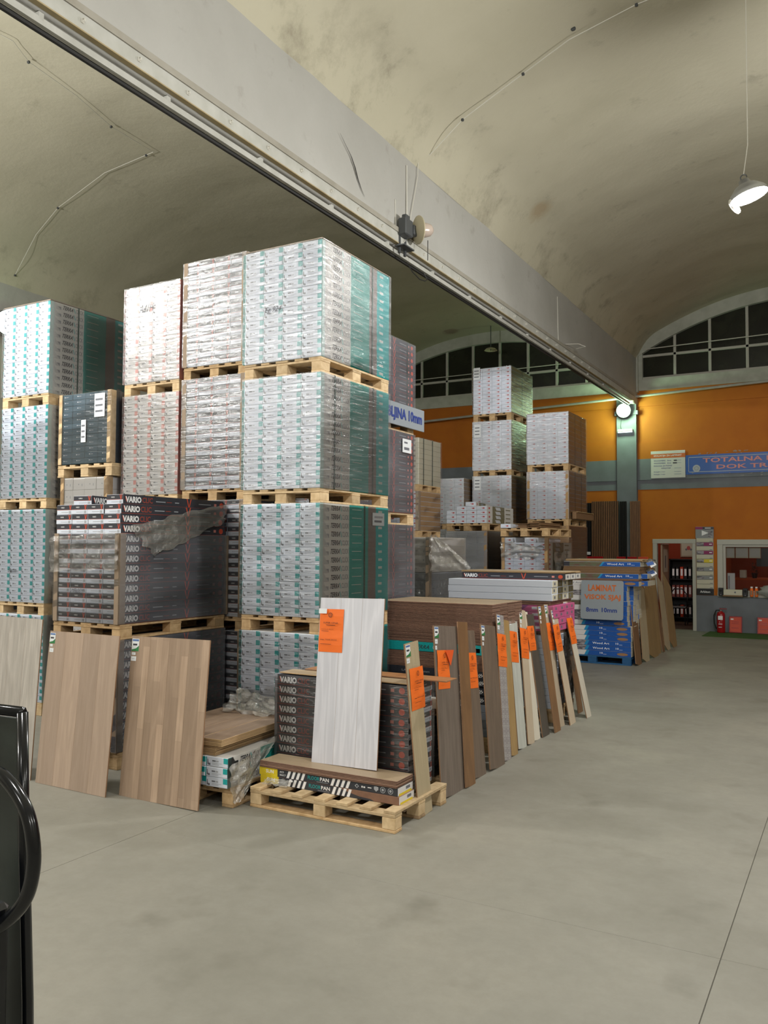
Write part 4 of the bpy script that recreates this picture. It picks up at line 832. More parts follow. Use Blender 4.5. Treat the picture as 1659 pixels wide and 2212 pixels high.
# multi-strip decor: separate strips printed on the boards
def strips(name, tones):
    m = woodmat(name, tones[0], tones[1], tones[2], .3, tone=.02)
    bc = m.node_tree.nodes['Principled BSDF'].inputs['Base Color'].links[0].from_socket
    tc = N(m, 'ShaderNodeTexCoord'); mp = N(m, 'ShaderNodeMapping'); mp.inputs['Rotation'].default_value = (math.radians(90), 0, math.radians(90)); 
    se = N(m, 'ShaderNodeSeparateXYZ'); LK(m, tc.outputs['Object'], se.inputs[0]); cb = N(m, 'ShaderNodeCombineXYZ'); LK(m, se.outputs[2], cb.inputs[0]); LK(m, se.outputs[0], cb.inputs[1])
    oi = N(m, 'ShaderNodeObjectInfo'); ad = N(m, 'ShaderNodeMath', operation='ADD'); LK(m, se.outputs[2], ad.inputs[0]); LK(m, oi.outputs['Random'], ad.inputs[1]); LK(m, ad.outputs[0], cb.inputs[0])
    br = N(m, 'ShaderNodeTexBrick', Scale=1.); br.inputs['Brick Width'].default_value = .62; br.inputs['Row Height'].default_value = .065; br.inputs['Mortar Size'].default_value = .0006; br.inputs['Bias'].default_value = 0
    br.inputs['Color1'].default_value = (.72, .71, .70, 1); br.inputs['Color2'].default_value = (1.12, 1.12, 1.12, 1); br.inputs['Mortar'].default_value = (.6, .6, .6, 1); LK(m, cb.outputs[0], br.inputs['Vector'])
    base(m, mix(m, 1, bc, br.outputs['Color'], 'MULTIPLY'))
strips('oak_strips', ('a68e79', 'bca48e', '8f7864'))
p, Ln = lean('display_panel', 'three-strip beige oak display panel, rightmost of the big leaning panels', 'panel', (-4.53, 4.675, .001), (-4.545, 4.80, 1.20), .80, .010, 'oak_strips', (1, -.02, 0), 'leaning display panels', 4)
sticker(p, -.395, Ln-.115, .075, .095); sticker(p, -.39, Ln-.145, .04, .02, False); sticker(p, -.395, Ln-.19, .055, .035, False)
# ---- low pile of loose planks on two teal cartons
HX, HY = -4.77, 4.79; rH = math.radians(3)
pallet(HX+.0, HY+.03, 0, .80, 1.02, .144, 'low pallet under the loose brown planks right of the oak panels', rz=rH)
for k in range(3):
    for i in range(4):
        o = put('carton', carton('terra', .195, 1.02, .0716, 'r' if i == 3 else ''), None, tuple(Matrix.Rotation(rH, 3, 'Z')@Vector((i*.195, R(-.01, .01)-.01, 0))+Vector((HX, HY, .1455+k*.0725)))); o.rotation_euler = (0, 0, rH)
        tag(o, 'teal-cornered carton under the loose brown planks, %s layer, %s' % (('bottom', 'middle', 'top')[k], coln[i]), 'carton', 'cartons under the low plank pile')
def planks(name, x, y, z, lx, ly, n, th, mat, edge, label, group, rz=0, jit=.006, step=None):
    me = cached(('plank', lx, ly, th, mat, edge), lambda: MB().cbox((0, 0, 0), (lx, ly, th-.0016), edge, .0016, {'+z': mat, '-z': mat}).mesh('plank'))
    for k in range(n):
        dx = dy = 0
        if step: dx, dy = step(k)
        v = Matrix.Rotation(rz, 3, 'Z')@Vector((dx+R(-jit, jit), dy+R(-jit, jit), 0)); o = put('laminate_plank', me, None, (x+v.x, y+v.y, z+k*th)); o.rotation_euler = (0, 0, rz)
        tag(o, label, 'plank', group)
for i in range(4):
    v = Matrix.Rotation(rH, 3, 'Z')@Vector((i*.195, 0, 0))
    planks('p', HX+v.x, HY+v.y, .3625,   .194, 1.02, 12, .0105, 'top_brown', 'hdf_light', 'loose brown laminate plank in the low pile between the oak panels and the white panel', 'loose planks of the low pile', rH, .003,
           lambda k: (-.13, .02) if k < 7 else (-.06, .0))
sheet('torn_film', (-3.93, 4.82, .05), (-3.93, 4.90, .05), (-3.95, 4.79, .30), (-3.98, 5.45, .44), 'film_milky', 'torn film hanging like a triangle from the low teal carton pile', .03, seed=9, rag=.02)
sheet('torn_film', (-4.75, 5.62, .50), (-4.08, 5.70, .50), (-4.75, 5.88, .66), (-4.1, 5.90, .56), 'film_milky', 'crumpled film lying behind the loose brown planks against the teal stack', .06, seed=12, rag=.05)
# ---- front pallet with crosswise slats
t = thing('pallet', 'light wooden pallet with open crosswise slats at the very front', 'pallet', (-3.90, 4.967, 0), group='wooden pallets')
for i in range(7):
    me = cached('slat_f', lambda: MB().cbox((0, 0, 0), (.092, .80, .022), PN, .003).mesh('deck_board')); put('deck_board', me, t, (.0+i*(1.21-.092)/6, R(-.006, .004), .122))
for yy in (0, .35, .70): MB().cbox((0, yy, .10), (1.208, yy+.10, .122), PN, .003).obj('stringer_board', t); MB().cbox((0, yy, 0), (1.208, yy+.10, .02), PO if yy == .35 else PW, .003).obj('bottom_board', t)
bl = MB().cbox((0, 0, 0), (.10, .098, .079), PN, .004).mesh('block')
for yy in (.001, .351, .701):
    for xx in (.001, .555, 1.107): put('block', bl, t, (xx, yy, .0205))
# cartons with yellow ends
def fp_carton(torn):
    mb = MB().cbox((0, 0, 0), (1.17, .225, .0575), 'hdf_brown' if torn else 'navy', .003, {'-y': 'hdf_brown' if torn else 'navy', '+x': 'paper_warm', '+z': 'kraft'})
    q = lambda a, b, c, d, m, y=-.0008: mb.quad((a, y, b), (c-a, 0, 0), (0, 0, d-b), m)
    if torn:
        for k in range(7): q(.70, .004+k*.0075, 1.165, .0055+k*.0075, 'hdf_edge')
        mb.poly((0, -.0012, 0), (1, 0, 0), (0, 0, .0575), [(0.17, 0), (.98, 0), (.95, .22), (.86, .30), (.80, .50), (.72, .78), (.70, 1), (.17, 1)], 'navy')
    q(0, 0, .165, .0575, 'yellow', -.0016); mb.text('SUN', (.06, -.0022, .018), (.07, 0, 0), (0, 0, .026), 'white_print', .02)
    if not torn: mb.text('AC3', (.185, -.0016, .033), (.035, 0, 0), (0, 0, .013), 'white_print', .01).text('SELECT', (.185, -.0016, .012), (.055, 0, 0), (0, 0, .012), 'white_print', .01)
    for x0 in (.245, .628):
        for i in range(4): mb.poly((x0+i*.042, -.0016, .002), (.045, 0, 0), (0, 0, .053), [(0, 0), (.5, 0), (.95, 1), (.45, 1)], 'white_print')
    mb.text('FLOOR', (.435, -.0016, .020), (.10, 0, 0), (0, 0, .026), 'teal', .012).text('PAN', (.54, -.0016, .020), (.075, 0, 0), (0, 0, .026), 'white_print', .022); q(.51, .010, .61, .0125, 'print_pale', -.0016)
    if not torn:
        mb.poly((.83, -.0016, .015), (.035, 0, 0), (0, 0, .03), [(.5, 0), (1, .5), (.5, 1), (0, .5)], 'print_pale').poly((.838, -.002, .021), (.019, 0, 0), (0, 0, .018), [(.5, 0), (1, .5), (.5, 1), (0, .5)], 'navy')
        q(.885, .024, .895, .036, 'white_print', -.0016); q(.90, .024, .915, .034, 'white_print', -.0016); q(.935, .028, .965, .034, 'white_print', -.0016)
        mb.poly((.985, -.0016, .012), (.035, 0, 0), (0, 0, .036), [(.5, 0), (1, .4), (1, .9), (.5, 1), (0, .9), (0, .4)], 'print_pale')
        for x in (1.055, 1.115): mb.disc((x, -.0016, .03), (.021, 0, 0), (0, 0, .021), 'print_pale', 16, r0=.8).disc((x, -.0016, .03), (.010, 0, 0), (0, 0, .010), 'print_pale', 8)
    mb.quad((1.1708, .02, 0), (0, .18, 0), (0, 0, .014), 'yellow').quad((1.1708, .12, .025), (0, .06, 0), (0, 0, .02), 'print_grey')
    return mb
tag(fp_carton(True).obj('flooring_carton', None, (-3.905, 5.10, .1445)), 'torn dark carton with yellow end and bared plank edges on the front pallet', 'carton')
tag(fp_carton(False).obj('flooring_carton', None, (-3.915, 5.10, .2025)), 'dark carton with yellow end and white stripes, upper one on the front pallet', 'carton')
planks('p', -3.905, 5.085, .2605, 1.16, .235, 5, .0098, 'top_beige', 'hdf_brown', 'beige laminate plank lying on the dark yellow-ended cartons of the front pallet', 'planks on the front pallet', 0, .004)
sheet('torn_film', (-3.86, 5.05, .150), (-3.62, 5.04, .150), (-3.84, 5.085, .185), (-3.6, 5.085, .20), 'film_milky', 'scrap of torn film at the yellow carton ends of the front pallet', .03, 12, 8, seed=21, rag=.02)
# white panel
p, Ln = lean('display_panel', 'tall white ash display panel with an orange price sheet, standing on the front pallet', 'panel', (-3.265, 5.235, .311), (-3.285, 5.375, 1.515), .555, .012, 'white_oak', (1, 0, -.01), None, 3)
price(p, -.272, Ln-.085, .21, .32, 0, corner=True)
# wrapped cartons, long side to the front, on the same pallet
IX, IY = -3.965, 5.385
t = load('vario', IX-.005, IY, .145, .90, .385, 1.155, 10, 'film wrapped dark cartons with white lettering behind the white panel', nx=2, rot=True, fm='film_clear', amp=.014)
planks('p', IX+.0, IY+.02, .907, 1.15, .19, 1, .010, 'top_beige', 'hdf_light', 'pale plank lying on the wrapped dark cartons', None)
planks('p', IX+.12, IY+.20, .918, 1.24, .19, 1, .010, 'top_orange', 'hdf_edge', 'orange-brown plank on the wrapped dark cartons, sticking out to the right', None)
bpy.data.objects[-1] if False else None
# second dark pile behind it
pallet(-3.94, 5.86, 0, 1.15, .80, .144, 'pallet showing its right corner behind the front planks', False)
load('slate', -3.935, 5.88, .146, .60, .78, 1.08, 6, 'low dark slate carton load in the shade behind the front pallet', rot=True, fm='film_clear')
planks('p', -3.93, 5.88, .607, 1.09, .39, 5, .011, 'top_brown', 'hdf_edge', 'brown plank on the low dark load behind the front pallet', 'planks on the low dark load', 0, .008)
# ---- middle pile: planks, teal carton, dark cartons
JX, JY = -4.20, 7.33
pallet(JX, JY, 0, 1.24, .80, .144, 'pallet of the tall brown-edged plank pile', False)
load('blue', JX, JY, .146, .44, .78, 1.24, 4, 'grey cartons at the foot of the brown-edged plank pile', rot=True, fm=None, cat='cartons')
for k, z in enumerate((.445, .523, .602, .672)):
    for i in range(4):
        def mk():
            mb = MB().cbox((0, 0, 0), (1.24, .195, .0695), 'navy', .003, {'+x': 'bluegrey'})
            mb.text('LAMINAT 8 mm', (.30, -.001, .022), (.30, 0, 0), (0, 0, .02), 'print_pale'); mb.text('Kilb', (1.02, -.001, .016), (.12, 0, 0), (0, 0, .036), 'white_print', .02, .25)
            mb.poly((.76, -.001, 0), (.1, 0, 0), (0, 0, .069), [(0, 1), (.35, 1), (.8, 0), (.5, 0)], 'cream').poly((.84, -.001, 0), (.1, 0, 0), (0, 0, .069), [(0, 1), (.15, 1), (.9, .2), (.8, .15)], 'print_pale')
            return mb.mesh('carton')
        o = put('carton', cached('navyc', mk), None, (JX+R(-.008, .008), JY+i*.196, z))
        tag(o, 'dark blue carton under the brown-edged planks, %s row from the bottom, %s from the front' % (('first', 'second', 'third', 'fourth')[k], ('first', 'second', 'third', 'fourth')[i]), 'carton', 'dark blue cartons of the middle pile')
for i in range(4):
    planks('p', JX+.005, JY+i*.196, .743, 1.235, .195, 13, .0115, 'top_beige', 'hdf_brown', 'brown-edged plank between the dark blue cartons and the teal carton', 'lower planks of the middle pile', 0, .003)
    mb = MB().cbox((0, 0, 0), (1.24, .195, .088), 'teal', .003); mb.quad((.8, -.001, .0), (.44, 0, 0), (0, 0, .088), 'teal').text('TERRA', (.42, -.001, .025), (.17, 0, 0), (0, 0, .036), 'print_dark', .01, .1).text('CLICK', (.63, -.001, .025), (.14, 0, 0), (0, 0, .036), 'paper_white').quad((.86, -.001, .04), (.12, 0, 0), (0, 0, .008), 'paper_grey').quad((1.02, -.001, .02), (.1, 0, 0), (0, 0, .04), 'cyan')
    tag(mb.obj('carton', None, (JX, JY+i*.196, .895)), 'teal carton inside the brown-edged plank pile, %s from the front' % ('first', 'second', 'third', 'fourth')[i], 'carton', 'teal cartons of the middle pile')
    planks('p', JX+.01, JY+i*.196, .985, 1.235, .195, 33, .0117, 'top_beige', 'hdf_brown', 'brown-edged laminate plank in the tall flat pile right of the white panel', 'planks of the tall flat pile', 0, .003)
# ---- pile with the white long cartons and pink cartons
KX, KY, KW_ = -4.17, 8.97, 1.25
pallet(KX, KY, 0, 1.25, .80, .144, 'pallet under the white and pink long cartons', False)
od4 = ('first', 'second', 'third', 'fourth')
def longbox(mat, h, end='cream', front=None, dots=True):
    def mk():
        mb = MB().cbox((0, 0, 0), (KW_, .195, h-.002), mat, .003, {'+x': end, '-x': end})
        if dots: mb.quad((KW_+.0008, .06, h*.3), (0, .05, 0), (0, 0, h*.4), 'print_grey')
        if front: front(mb, h)
        return mb.mesh('carton')
    return cached(('lb', mat, h, end, bool(front)), mk)
def pinkf(mb, h):
    mb.poly((.18, -.001, 0), (.4, 0, 0), (0, 0, h), [(0, 0), (.4, 0), (.9, .96), (.35, .96)], 'pink_dark').poly((.72, -.001, 0), (.3, 0, 0), (0, 0, h), [(0, 0), (.5, 0), (.8, .96), (.3, .96)], 'pink_dark').quad((.03, -.001, h*.3), (.09, 0, 0), (0, 0, h*.3), 'label_white').quad((.13, -.001, h*.3), (.08, 0, 0), (0, 0, h*.3), 'vario_dark').quad((.45, -.001, h*.4), (.12, 0, 0), (0, 0, h*.25), 'print_dark').quad((1.0, -.001, h*.35), (.1, 0, 0), (0, 0, h*.4), 'label_white')
for i in range(4):
    yy = KY+i*.197
    for k in range(11):
        o = put('carton', longbox('paper_white' if i < 2 else 'vario_dark', .0725, 'bluegrey' if i < 2 else 'print_dark'), None, (KX+R(-.01, .01), yy, .146+k*.0726)); tag(o, '%s long carton under the pink cartons, %s layer from the floor, %s from the front' % ('white' if i < 2 else 'dark', ORD[k], od4[i]), 'carton', 'white cartons below the pink ones')
    planks('p', KX, yy, .948, 1.25, .195, 3, .011, 'top_beige', 'hdf_brown', 'brown-edged plank below the pink cartons', 'planks below the pink cartons', 0, .004)
    for k in range(4):
        o = put('carton', longbox('pink', .071, 'pink', pinkf), None, (KX+.02+R(-.005, .005), yy, .984+k*.0712)); tag(o, 'pink long carton with purple shapes, %s layer from the bottom, %s from the front' % (od4[k], od4[i]), 'carton', 'pink long cartons')
    planks('p', KX+.01, yy, 1.272, 1.22, .195, 4, .0105, 'top_beige', 'hdf_brown', 'brown-edged plank between the pink and the white long cartons', 'planks above the pink cartons', 0, .006)
    for k in range(3):
        o = put('carton', longbox('paper_white', .075, 'cream' if i % 2 == 0 else 'olive_side'), None, (KX+(.0 if i == 0 else .0)+R(-.004, .004), yy, 1.318+k*.0752)); tag(o, 'white long carton above the pink ones, %s from the bottom, %s from the front' % (od4[k], od4[i]), 'carton', 'white long cartons on the pink pile')
    if i > 0:
        def vf(mb, h): side_vario(mb, (0, -.0012, 0), (KW_, 0, 0), (0, 0, h))
        o = put('carton', longbox('vario_dark', .068, 'paper_grey', vf), None, (KX+.09, yy, 1.546)); tag(o, 'dark lettered long carton on the white ones, %s from the front' % od4[i-1], 'carton', 'dark long cartons on the white pile')
        planks('p', KX+.08, yy, 1.617, 1.26, .195, 2, .0105, 'top_beige', 'hdf_light', 'beige plank on top of the dark lettered long carton', 'planks on top of the pink pile', 0, .006)
sheet('torn_film', (KX-.01, KY-.03, .97), (KX+KW_+.03, KY-.03, .97), (KX, KY-.03, 1.27), (KX+KW_+.02, KY-.03, 1.27), 'film_clear', 'clear stretch film over the pink cartons', .012, seed=31, rag=.01)
sheet('torn_film', (KX+KW_+.02, KY+.38, .2), (KX+KW_+.02, KY+.82, .2), (KX+KW_+.01, KY+.38, .95), (KX+KW_+.01, KY+.80, .95), 'film_crumpled', 'crumpled film over the ends of the dark cartons behind the last leaning planks', .03, seed=71, rag=.02)
# ================================================================ LEANING SAMPLE PLANKS
def tilt_plank(label, y0, y1, xf, lean_dx, ty, tz, mat, sheet_=None, stick=True, cat='plank', grp='sample planks leaning along the aisle'):
    """faces +X; y0..y1 foot, lean towards -X, ty middle of the top in Y, tz height"""
    foot = ((xf), (y0+y1)/2, 0); top = (xf-lean_dx, ty, tz)
    o, Ln = lean('sample_plank', label, cat, foot, top, y1-y0, .010, mat, (0, 1, 0), grp, 1)
    wd = y1-y0
    if stick: sticker(o, -wd/2+.008, Ln-.095, min(.07, wd*.6), .085); sticker(o, -wd/2+.01, Ln-.14, min(.045, wd*.4), .035, False)
    if stick == 2: sticker(o, -wd/2+.01, Ln-.185, .03, .03, False)
    if sheet_: price(o, *sheet_[0](Ln, wd), **sheet_[1])
    return o
ps = lambda dx, dz, **k: (lambda Ln, wd: (-wd/2+dx, Ln-dz), k)
tilt_plank('pale beige plank with crooked orange sheet, nearest of the leaning row', 5.34, 5.55, -2.70, .10, 5.40, 1.215, 'light_beige', ps(.03, .18, rot=.03), True)
tilt_plank('wide grey-brown oak board with an orange sheet and folded flap, second in the row', 5.77, 6.19, -2.73, .13, 6.10, 1.275, 'smoke_oak', ps(.03, .19, fold=True), 2)
tilt_plank('narrow golden-brown board directly right of the wide grey one', 6.17, 6.36, -2.71, .13, 6.39, 1.285, 'brown_oak', None, False)
tilt_plank('grey-brown plank with orange sheet behind the golden-brown board', 6.45, 6.68, -2.75, .16, 6.68, 1.19, 'dark_taupe', ps(.0, .19), True)
tilt_plank('wide taupe board without a price sheet in the middle of the row', 6.73, 7.06, -2.73, .16, 7.06, 1.205, 'dark_taupe', None, 2)
tilt_plank('plank with ornamental grey tile pattern and an orange sheet', 7.10, 7.27, -2.75, .16, 7.40, 1.275, 'tile_decor', ps(-.02, .18), True)
tilt_plank('honey-coloured oak plank right of the tile patterned one', 7.31, 7.47, -2.76, .17, 7.60, 1.21, 'honey', None, False)
tilt_plank('whitish grey plank with an orange sheet right of the honey plank', 7.57, 7.79, -2.79, .18, 7.88, 1.275, 'pale_grey', ps(-.03, .20), True)
tilt_plank('beige plank with an orange sheet beside the whitish grey one', 7.81, 7.99, -2.78, .18, 8.13, 1.275, 'pale_sand', ps(-.02, .19), 2)
tilt_plank('pale sand plank half hidden behind its beige neighbour', 8.00, 8.19, -2.79, .18, 8.22, 1.25, 'ivory', None, False)
tilt_plank('dark olive-grey plank with a small orange sheet, leaning steeply', 8.21, 8.42, -2.77, .19, 8.37, 1.215, 'dark_grey', ps(-.05, .12, h_=.25, w_=.2), False)
tilt_plank('dark brown plank with a green sticker left of a slim beige one', 8.48, 8.67, -2.73, .20, 8.62, 1.29, 'brown_oak', None, 2)
tilt_plank('slim beige plank with an orange sheet behind the dark brown one', 8.78, 8.93, -2.77, .20, 8.92, 1.285, 'pale_sand', ps(-.02, .20, w_=.19), True)
tilt_plank('beige plank with a low orange sheet, fourth from the far end', 8.94, 9.14, -2.71, .21, 9.02, 1.225, 'pale_sand', ps(-.03, .16), True)
tilt_plank('charcoal plank with a high orange sheet, third from the far end', 9.16, 9.36, -2.78, .24, 9.30, 1.285, 'dark_grey', ps(-.03, .17, w_=.2), True)
tilt_plank('ivory plank with an orange sheet standing farthest out in the row', 9.40, 9.58, -2.66, .28, 9.52, 1.285, 'ivory', ps(-.01, .19), True)
tilt_plank('brown plank behind the ivory one at the far end of the row', 9.62, 9.80, -2.82, .20, 9.75, 1.29, 'brown_oak', None, False)
# planks at the far stack
G2 = 'planks leaning on the blue carton stack'
for l, y0, y1, xf, ld, ty, tz, mt in (('reddish-brown plank nearest on the blue carton stack', 13.96, 14.35, -3.14, .17, 14.42, 1.26, 'brown_oak'), ('pale knotty plank second on the blue carton stack', 14.38, 14.86, -3.12, .18, 15.05, 1.265, 'light_beige'),
        ('honey plank third on the blue carton stack', 14.92, 15.6, -3.12, .18, 15.62, 1.265, 'honey'), ('tall brown plank behind the honey plank of the blue stack', 15.62, 16.05, -3.16, .17, 16.15, 1.48, 'honey'),
        ('narrow dark honey plank between the tall and the pale far planks', 16.08, 16.3, -3.14, .2, 16.4, 1.25, 'brown_oak')):
    tilt_plank(l, y0, y1, xf, ld, ty, tz, mt, None, True, grp=G2)
tilt_plank('pale plank leaning strongly, front one of the far pair near the door', 16.33, 16.72, -3.13, .33, 17.5, 1.28, 'light_beige', None, False, grp=G2)
tilt_plank('brown plank behind the pale one nearest to the door', 16.8, 17.3, -3.12, .34, 18.2, 1.27, 'honey', None, False, grp=G2)
# ================================================================ BLUE CARTON STACK WITH SIGN
WX_, WY = -4.50, 13.97; WL = 1.27
t = pallet(WX_, WY, 0, 1.27, .80, .135, 'blue painted pallet under the blue and white cartons', False, 'pallet_blue')
def wood_art(kind):
    def mk():
        h = .082; L = WL; mb = MB().cbox((0, 0, 0), (L, .195, h-.002), 'paper_warm', .003, {'+x': 'cream'}); e = -.0012
        if kind == 'photo':
            mb.quad((0, e, .004), (.10, 0, 0), (0, 0, h-.01), 'vario_dark').quad((.10, e, .004), (.60, 0, 0), (0, 0, h-.01), 'photo_print').poly((.60, e*1.5, .003), (.67, 0, 0), (0, 0, h-.008), [(0, 0), (1, 0), (1, 1), (.09, 1)], 'blue').poly((.60, e*2, .003), (.1, 0, 0), (0, 0, h-.008), [(0, 0), (.35, 0), (.95, 1), (.6, 1)], 'cyan')
            mb.text('Wood Art', (.73, e*2.2, .024), (.28, 0, 0), (0, 0, .034), 'white_print', .012).text('10', (1.07, e*2.2, .030), (.05, 0, 0), (0, 0, .03), 'white_print', .01).text('mm', (1.13, e*2.2, .022), (.05, 0, 0), (0, 0, .01), 'white_print')
        elif kind == 'photo_left':
            mb.quad((0, e, .002), (.60, 0, 0), (0, 0, h-.004), 'photo_print_grey').poly((.50, e*1.5, .002), (.77, 0, 0), (0, 0, h-.004), [(0, 0), (1, 0), (1, 1), (.05, 1)], 'blue').poly((.50, e*2, .002), (.1, 0, 0), (0, 0, h-.004), [(0, 0), (.5, 0), (.9, 1), (.4, 1)], 'cyan')
            mb.text('Wood Art', (.64, e*2.2, .024), (.28, 0, 0), (0, 0, .034), 'white_print', .012).text('10', (1.02, e*2.2, .030), (.05, 0, 0), (0, 0, .03), 'white_print', .01).text('mm', (1.08, e*2.2, .022), (.05, 0, 0), (0, 0, .01), 'white_print')
        else:
            mb.text('Wood Art', (.02, e, .026), (.30, 0, 0), (0, 0, .034), 'grey_print', .008).poly((.50, e, .002), (.77, 0, 0), (0, 0, h-.004), [(0, 0), (1, 0), (1, 1), (.05, 1)], 'blue').poly((.50, e*1.5, .002), (.1, 0, 0), (0, 0, h-.004), [(0, 0), (.5, 0), (.9, 1), (.4, 1)], 'cyan')
            mb.text('10', (.76, e*2, .030), (.05, 0, 0), (0, 0, .03), 'white_print', .01).text('mm', (.82, e*2, .022), (.05, 0, 0), (0, 0, .01), 'white_print').disc((1.13, e*2, .04), (.09, 0, 0), (0, 0, .024), 'hand_brown', 14)
        return mb.mesh('carton')
    return cached(('wa', kind), mk)
rows = [('white', .137), ('photo_left', .219), ('photo_left', .301), ('white', .383), ('white', .465), ('white', .547), ('white', .635), ('photo_left', .717), ('photo_left', .799), ('white', .881), ('photo', .963), ('white', 1.045), ('photo_left', 1.127), ('white', 1.209), ('white', 1.291), ('photo', 1.41)]
ordn = ['lowest', 'second', 'third', 'fourth', 'fifth', 'sixth', 'seventh', 'eighth', 'ninth', 'tenth', 'eleventh', 'twelfth', 'thirteenth', 'fourteenth', 'fifteenth', 'sixteenth']
for k, (kd, z) in enumerate(rows):
    for i in range(4):
        dx = -.055 if 6 <= k < 14 and i == 0 else (.13 if k > 13 else 0); 
        o = put('carton', wood_art(kd), None, (WX_+dx+(.10 if k > 13 and i else 0)+R(-.008, .008), WY+i*.196+R(-.003, .003), z if z < 1.3 else z-.02+.02))
        tag(o, 'blue and white carton, %s row from the floor, %s from the front' % (ordn[k], od4[i]), 'carton', 'cartons of the blue and white stack')
for i in range(4):
    planks('p', WX_+.14, WY+i*.196, 1.375, WL, .195, 3, .0115, 'top_beige', 'hdf_brown', 'brown-edged plank in the upper part of the blue and white stack', 'lower planks in the blue and white stack', 0, .006)
    planks('p', WX_+.15, WY+i*.196, 1.494, WL, .195, 9, .0125, 'top_beige', 'kraft_dark', 'brown-edged plank between the two top cartons of the blue and white stack', 'upper planks in the blue and white stack', 0, .006)
    o = put('carton', wood_art('photo'), None, (WX_+.16, WY+i*.196, 1.608)); tag(o, 'topmost blue photo-printed carton behind the grey sign, %s from the front' % od4[i], 'carton', 'topmost cartons of the blue and white stack')
    planks('p', WX_+.2, WY+i*.196, 1.692, WL, .195, 3, .0125, 'top_beige', 'hdf_light', 'beige plank lying on top of the blue and white stack', 'planks on top of the blue and white stack', 0, .01)
for k, (y, z, m1) in enumerate(((14.3, 1.62, 'film_milky'), (14.5, 1.47, 'film_milky'))):
    o = blob(.09, .07, .05, 8, 12, .9, 'film_milky', 5+k).obj('torn_wrapping', None, (-2.98-.03*k, y, z), smooth=True); tag(o, 'crumpled %s scrap of torn wrapping at the right end of the blue stack' % ('upper', 'lower')[k], 'wrapping')
    MB().quad((-.02, -.09, .0), (.1, .02, .03), (-.03, 0, .05), 'blue').quad((.03, -.08, -.03), (.08, .02, .05), (-.02, 0, .04), 'white_print').obj('blue_scrap', o)
# sign board
t = thing('shop_sign', 'grey rounded sign with orange and blue lettering leaning on the blue cartons', 'sign', (-4.02, WY-.13, .74)); t.rotation_euler = (math.radians(-5), 0, 0)
pts = []
for cx, cz, a0 in ((.66, .04, -90), (.66, .60, 0), (.04, .60, 90), (.04, .04, 180)):
    for k in range(5): a = math.radians(a0+k*22.5); pts.append((cx+.04*math.cos(a), cz+.04*math.sin(a)))
vs = [(x, 0, z) for x, z in pts]+[(x, .012, z) for x, z in pts]; n_ = len(pts)
MB().add(vs, [tuple(range(n_)), tuple(range(2*n_-1, n_-1, -1))]+[(i, i+n_, (i+1) % n_+n_, (i+1) % n_) for i in range(n_)], 'sign_grey').obj('board', t)
MB().text('LAMINAT', (.12, -.002, .465), (.46, 0, 0), (0, 0, .105), 'sign_orange', .03).text('VISOK SJAJ', (.055, -.002, .305), (.60, 0, 0), (0, 0, .105), 'sign_orange', .03).text('8mm', (.09, -.002, .12), (.20, 0, 0), (0, 0, .075), 'sign_blue', .03).text('10mm', (.35, -.002, .12), (.25, 0, 0), (0, 0, .075), 'sign_blue', .03).obj('lettering', t)
# ================================================================ STACKS FURTHER BACK
# dark taupe stack just behind the tall teal one
nx0, ny0 = -5.12, 7.15
for z, h, l in ((0, .12, 'lowest'), (1.0, .12, 'second'), (2.14, .13, 'third'), (3.15, .15, 'topmost')): pallet(nx0, ny0, z, .82, 1.18, h, '%s pallet of the dark stack right behind the tall teal one' % l, mat=PN)
for z0, z1, l in ((.12, 1.0, 'lowest'), (1.12, 2.14, 'second'), (2.27, 3.15, 'third'), (3.30, 4.155, 'topmost')):
    load('vario', nx0, ny0, z0, z1, .82, 1.18, 12, '%s dark load with orange V marks right behind the tall teal stack' % l, fm='film_grey', straps=(.86,) if l in ('topmost', 'lowest', 'second') else ())
t = thing('hanging_sign', 'long grey sign with blue lettering tied along the dark stack behind the teal one', 'sign', (-4.255, 7.25, 3.20))
MB().cbox((0, 0, 0), (.015, 1.22, .24), 'sign_grey', .002).obj('board', t); MB().text('DEBLJINA 10mm', (.018, .20, .04), (0, .96, 0), (0, 0, .15), 'sign_blue', .04).obj('lettering', t)
tag(MB().cbox((-4.278, 8.02, 2.93), (-4.272, 8.22, 3.08), 'label_white', .001).quad((-4.2715, 8.05, 2.96), (0, .12, 0), (0, 0, .03), 'print_grey').quad((-4.2715, 8.05, 3.03), (0, .08, 0), (0, 0, .02), 'print_grey').obj('shipping_label'), 'white shipping label on the dark stack below the grey sign', 'label')
tag(MB().cbox((-3.943, 6.80, 2.10), (-3.937, 7.02, 2.22), 'label_white', .001).quad((-3.9365, 6.83, 2.13), (0, .14, 0), (0, 0, .02), 'print_grey').quad((-3.9365, 6.83, 2.17), (0, .16, 0), (0, 0, .02), 'print_pale').obj('shipping_label'), 'white shipping label on the side of the tall teal stack', 'label')
# olive stack
for z, h, l in ((0, .13, 'lowest'), (1.0, .12, 'second'), (2.06, .11, 'third'), (2.79, .11, 'topmost')): pallet(-6.8, 11.8, z, .8, .8, h, '%s pallet of the narrow stack with the olive side' % l)
load('kraft', -6.8, 11.8, .13, 1.0, .8, .8, 9, 'lowest load of the olive-sided stack'); load('kraft', -6.8, 11.8, 1.12, 2.06, .8, .8, 9, 'second load of the olive-sided stack behind film')
t = load('redmark', -6.8, 11.8, 2.17, 2.79, .8, .8, 8, 'brown-sided load with dark marks under the olive one', fm='film_clear', boards='b'); 
load('cream', -6.8, 11.8, 2.90, 3.64, .8, .8, 9, 'topmost load with a strapped olive side behind the dark stack', straps=(.2, .6), fm='film_clear')
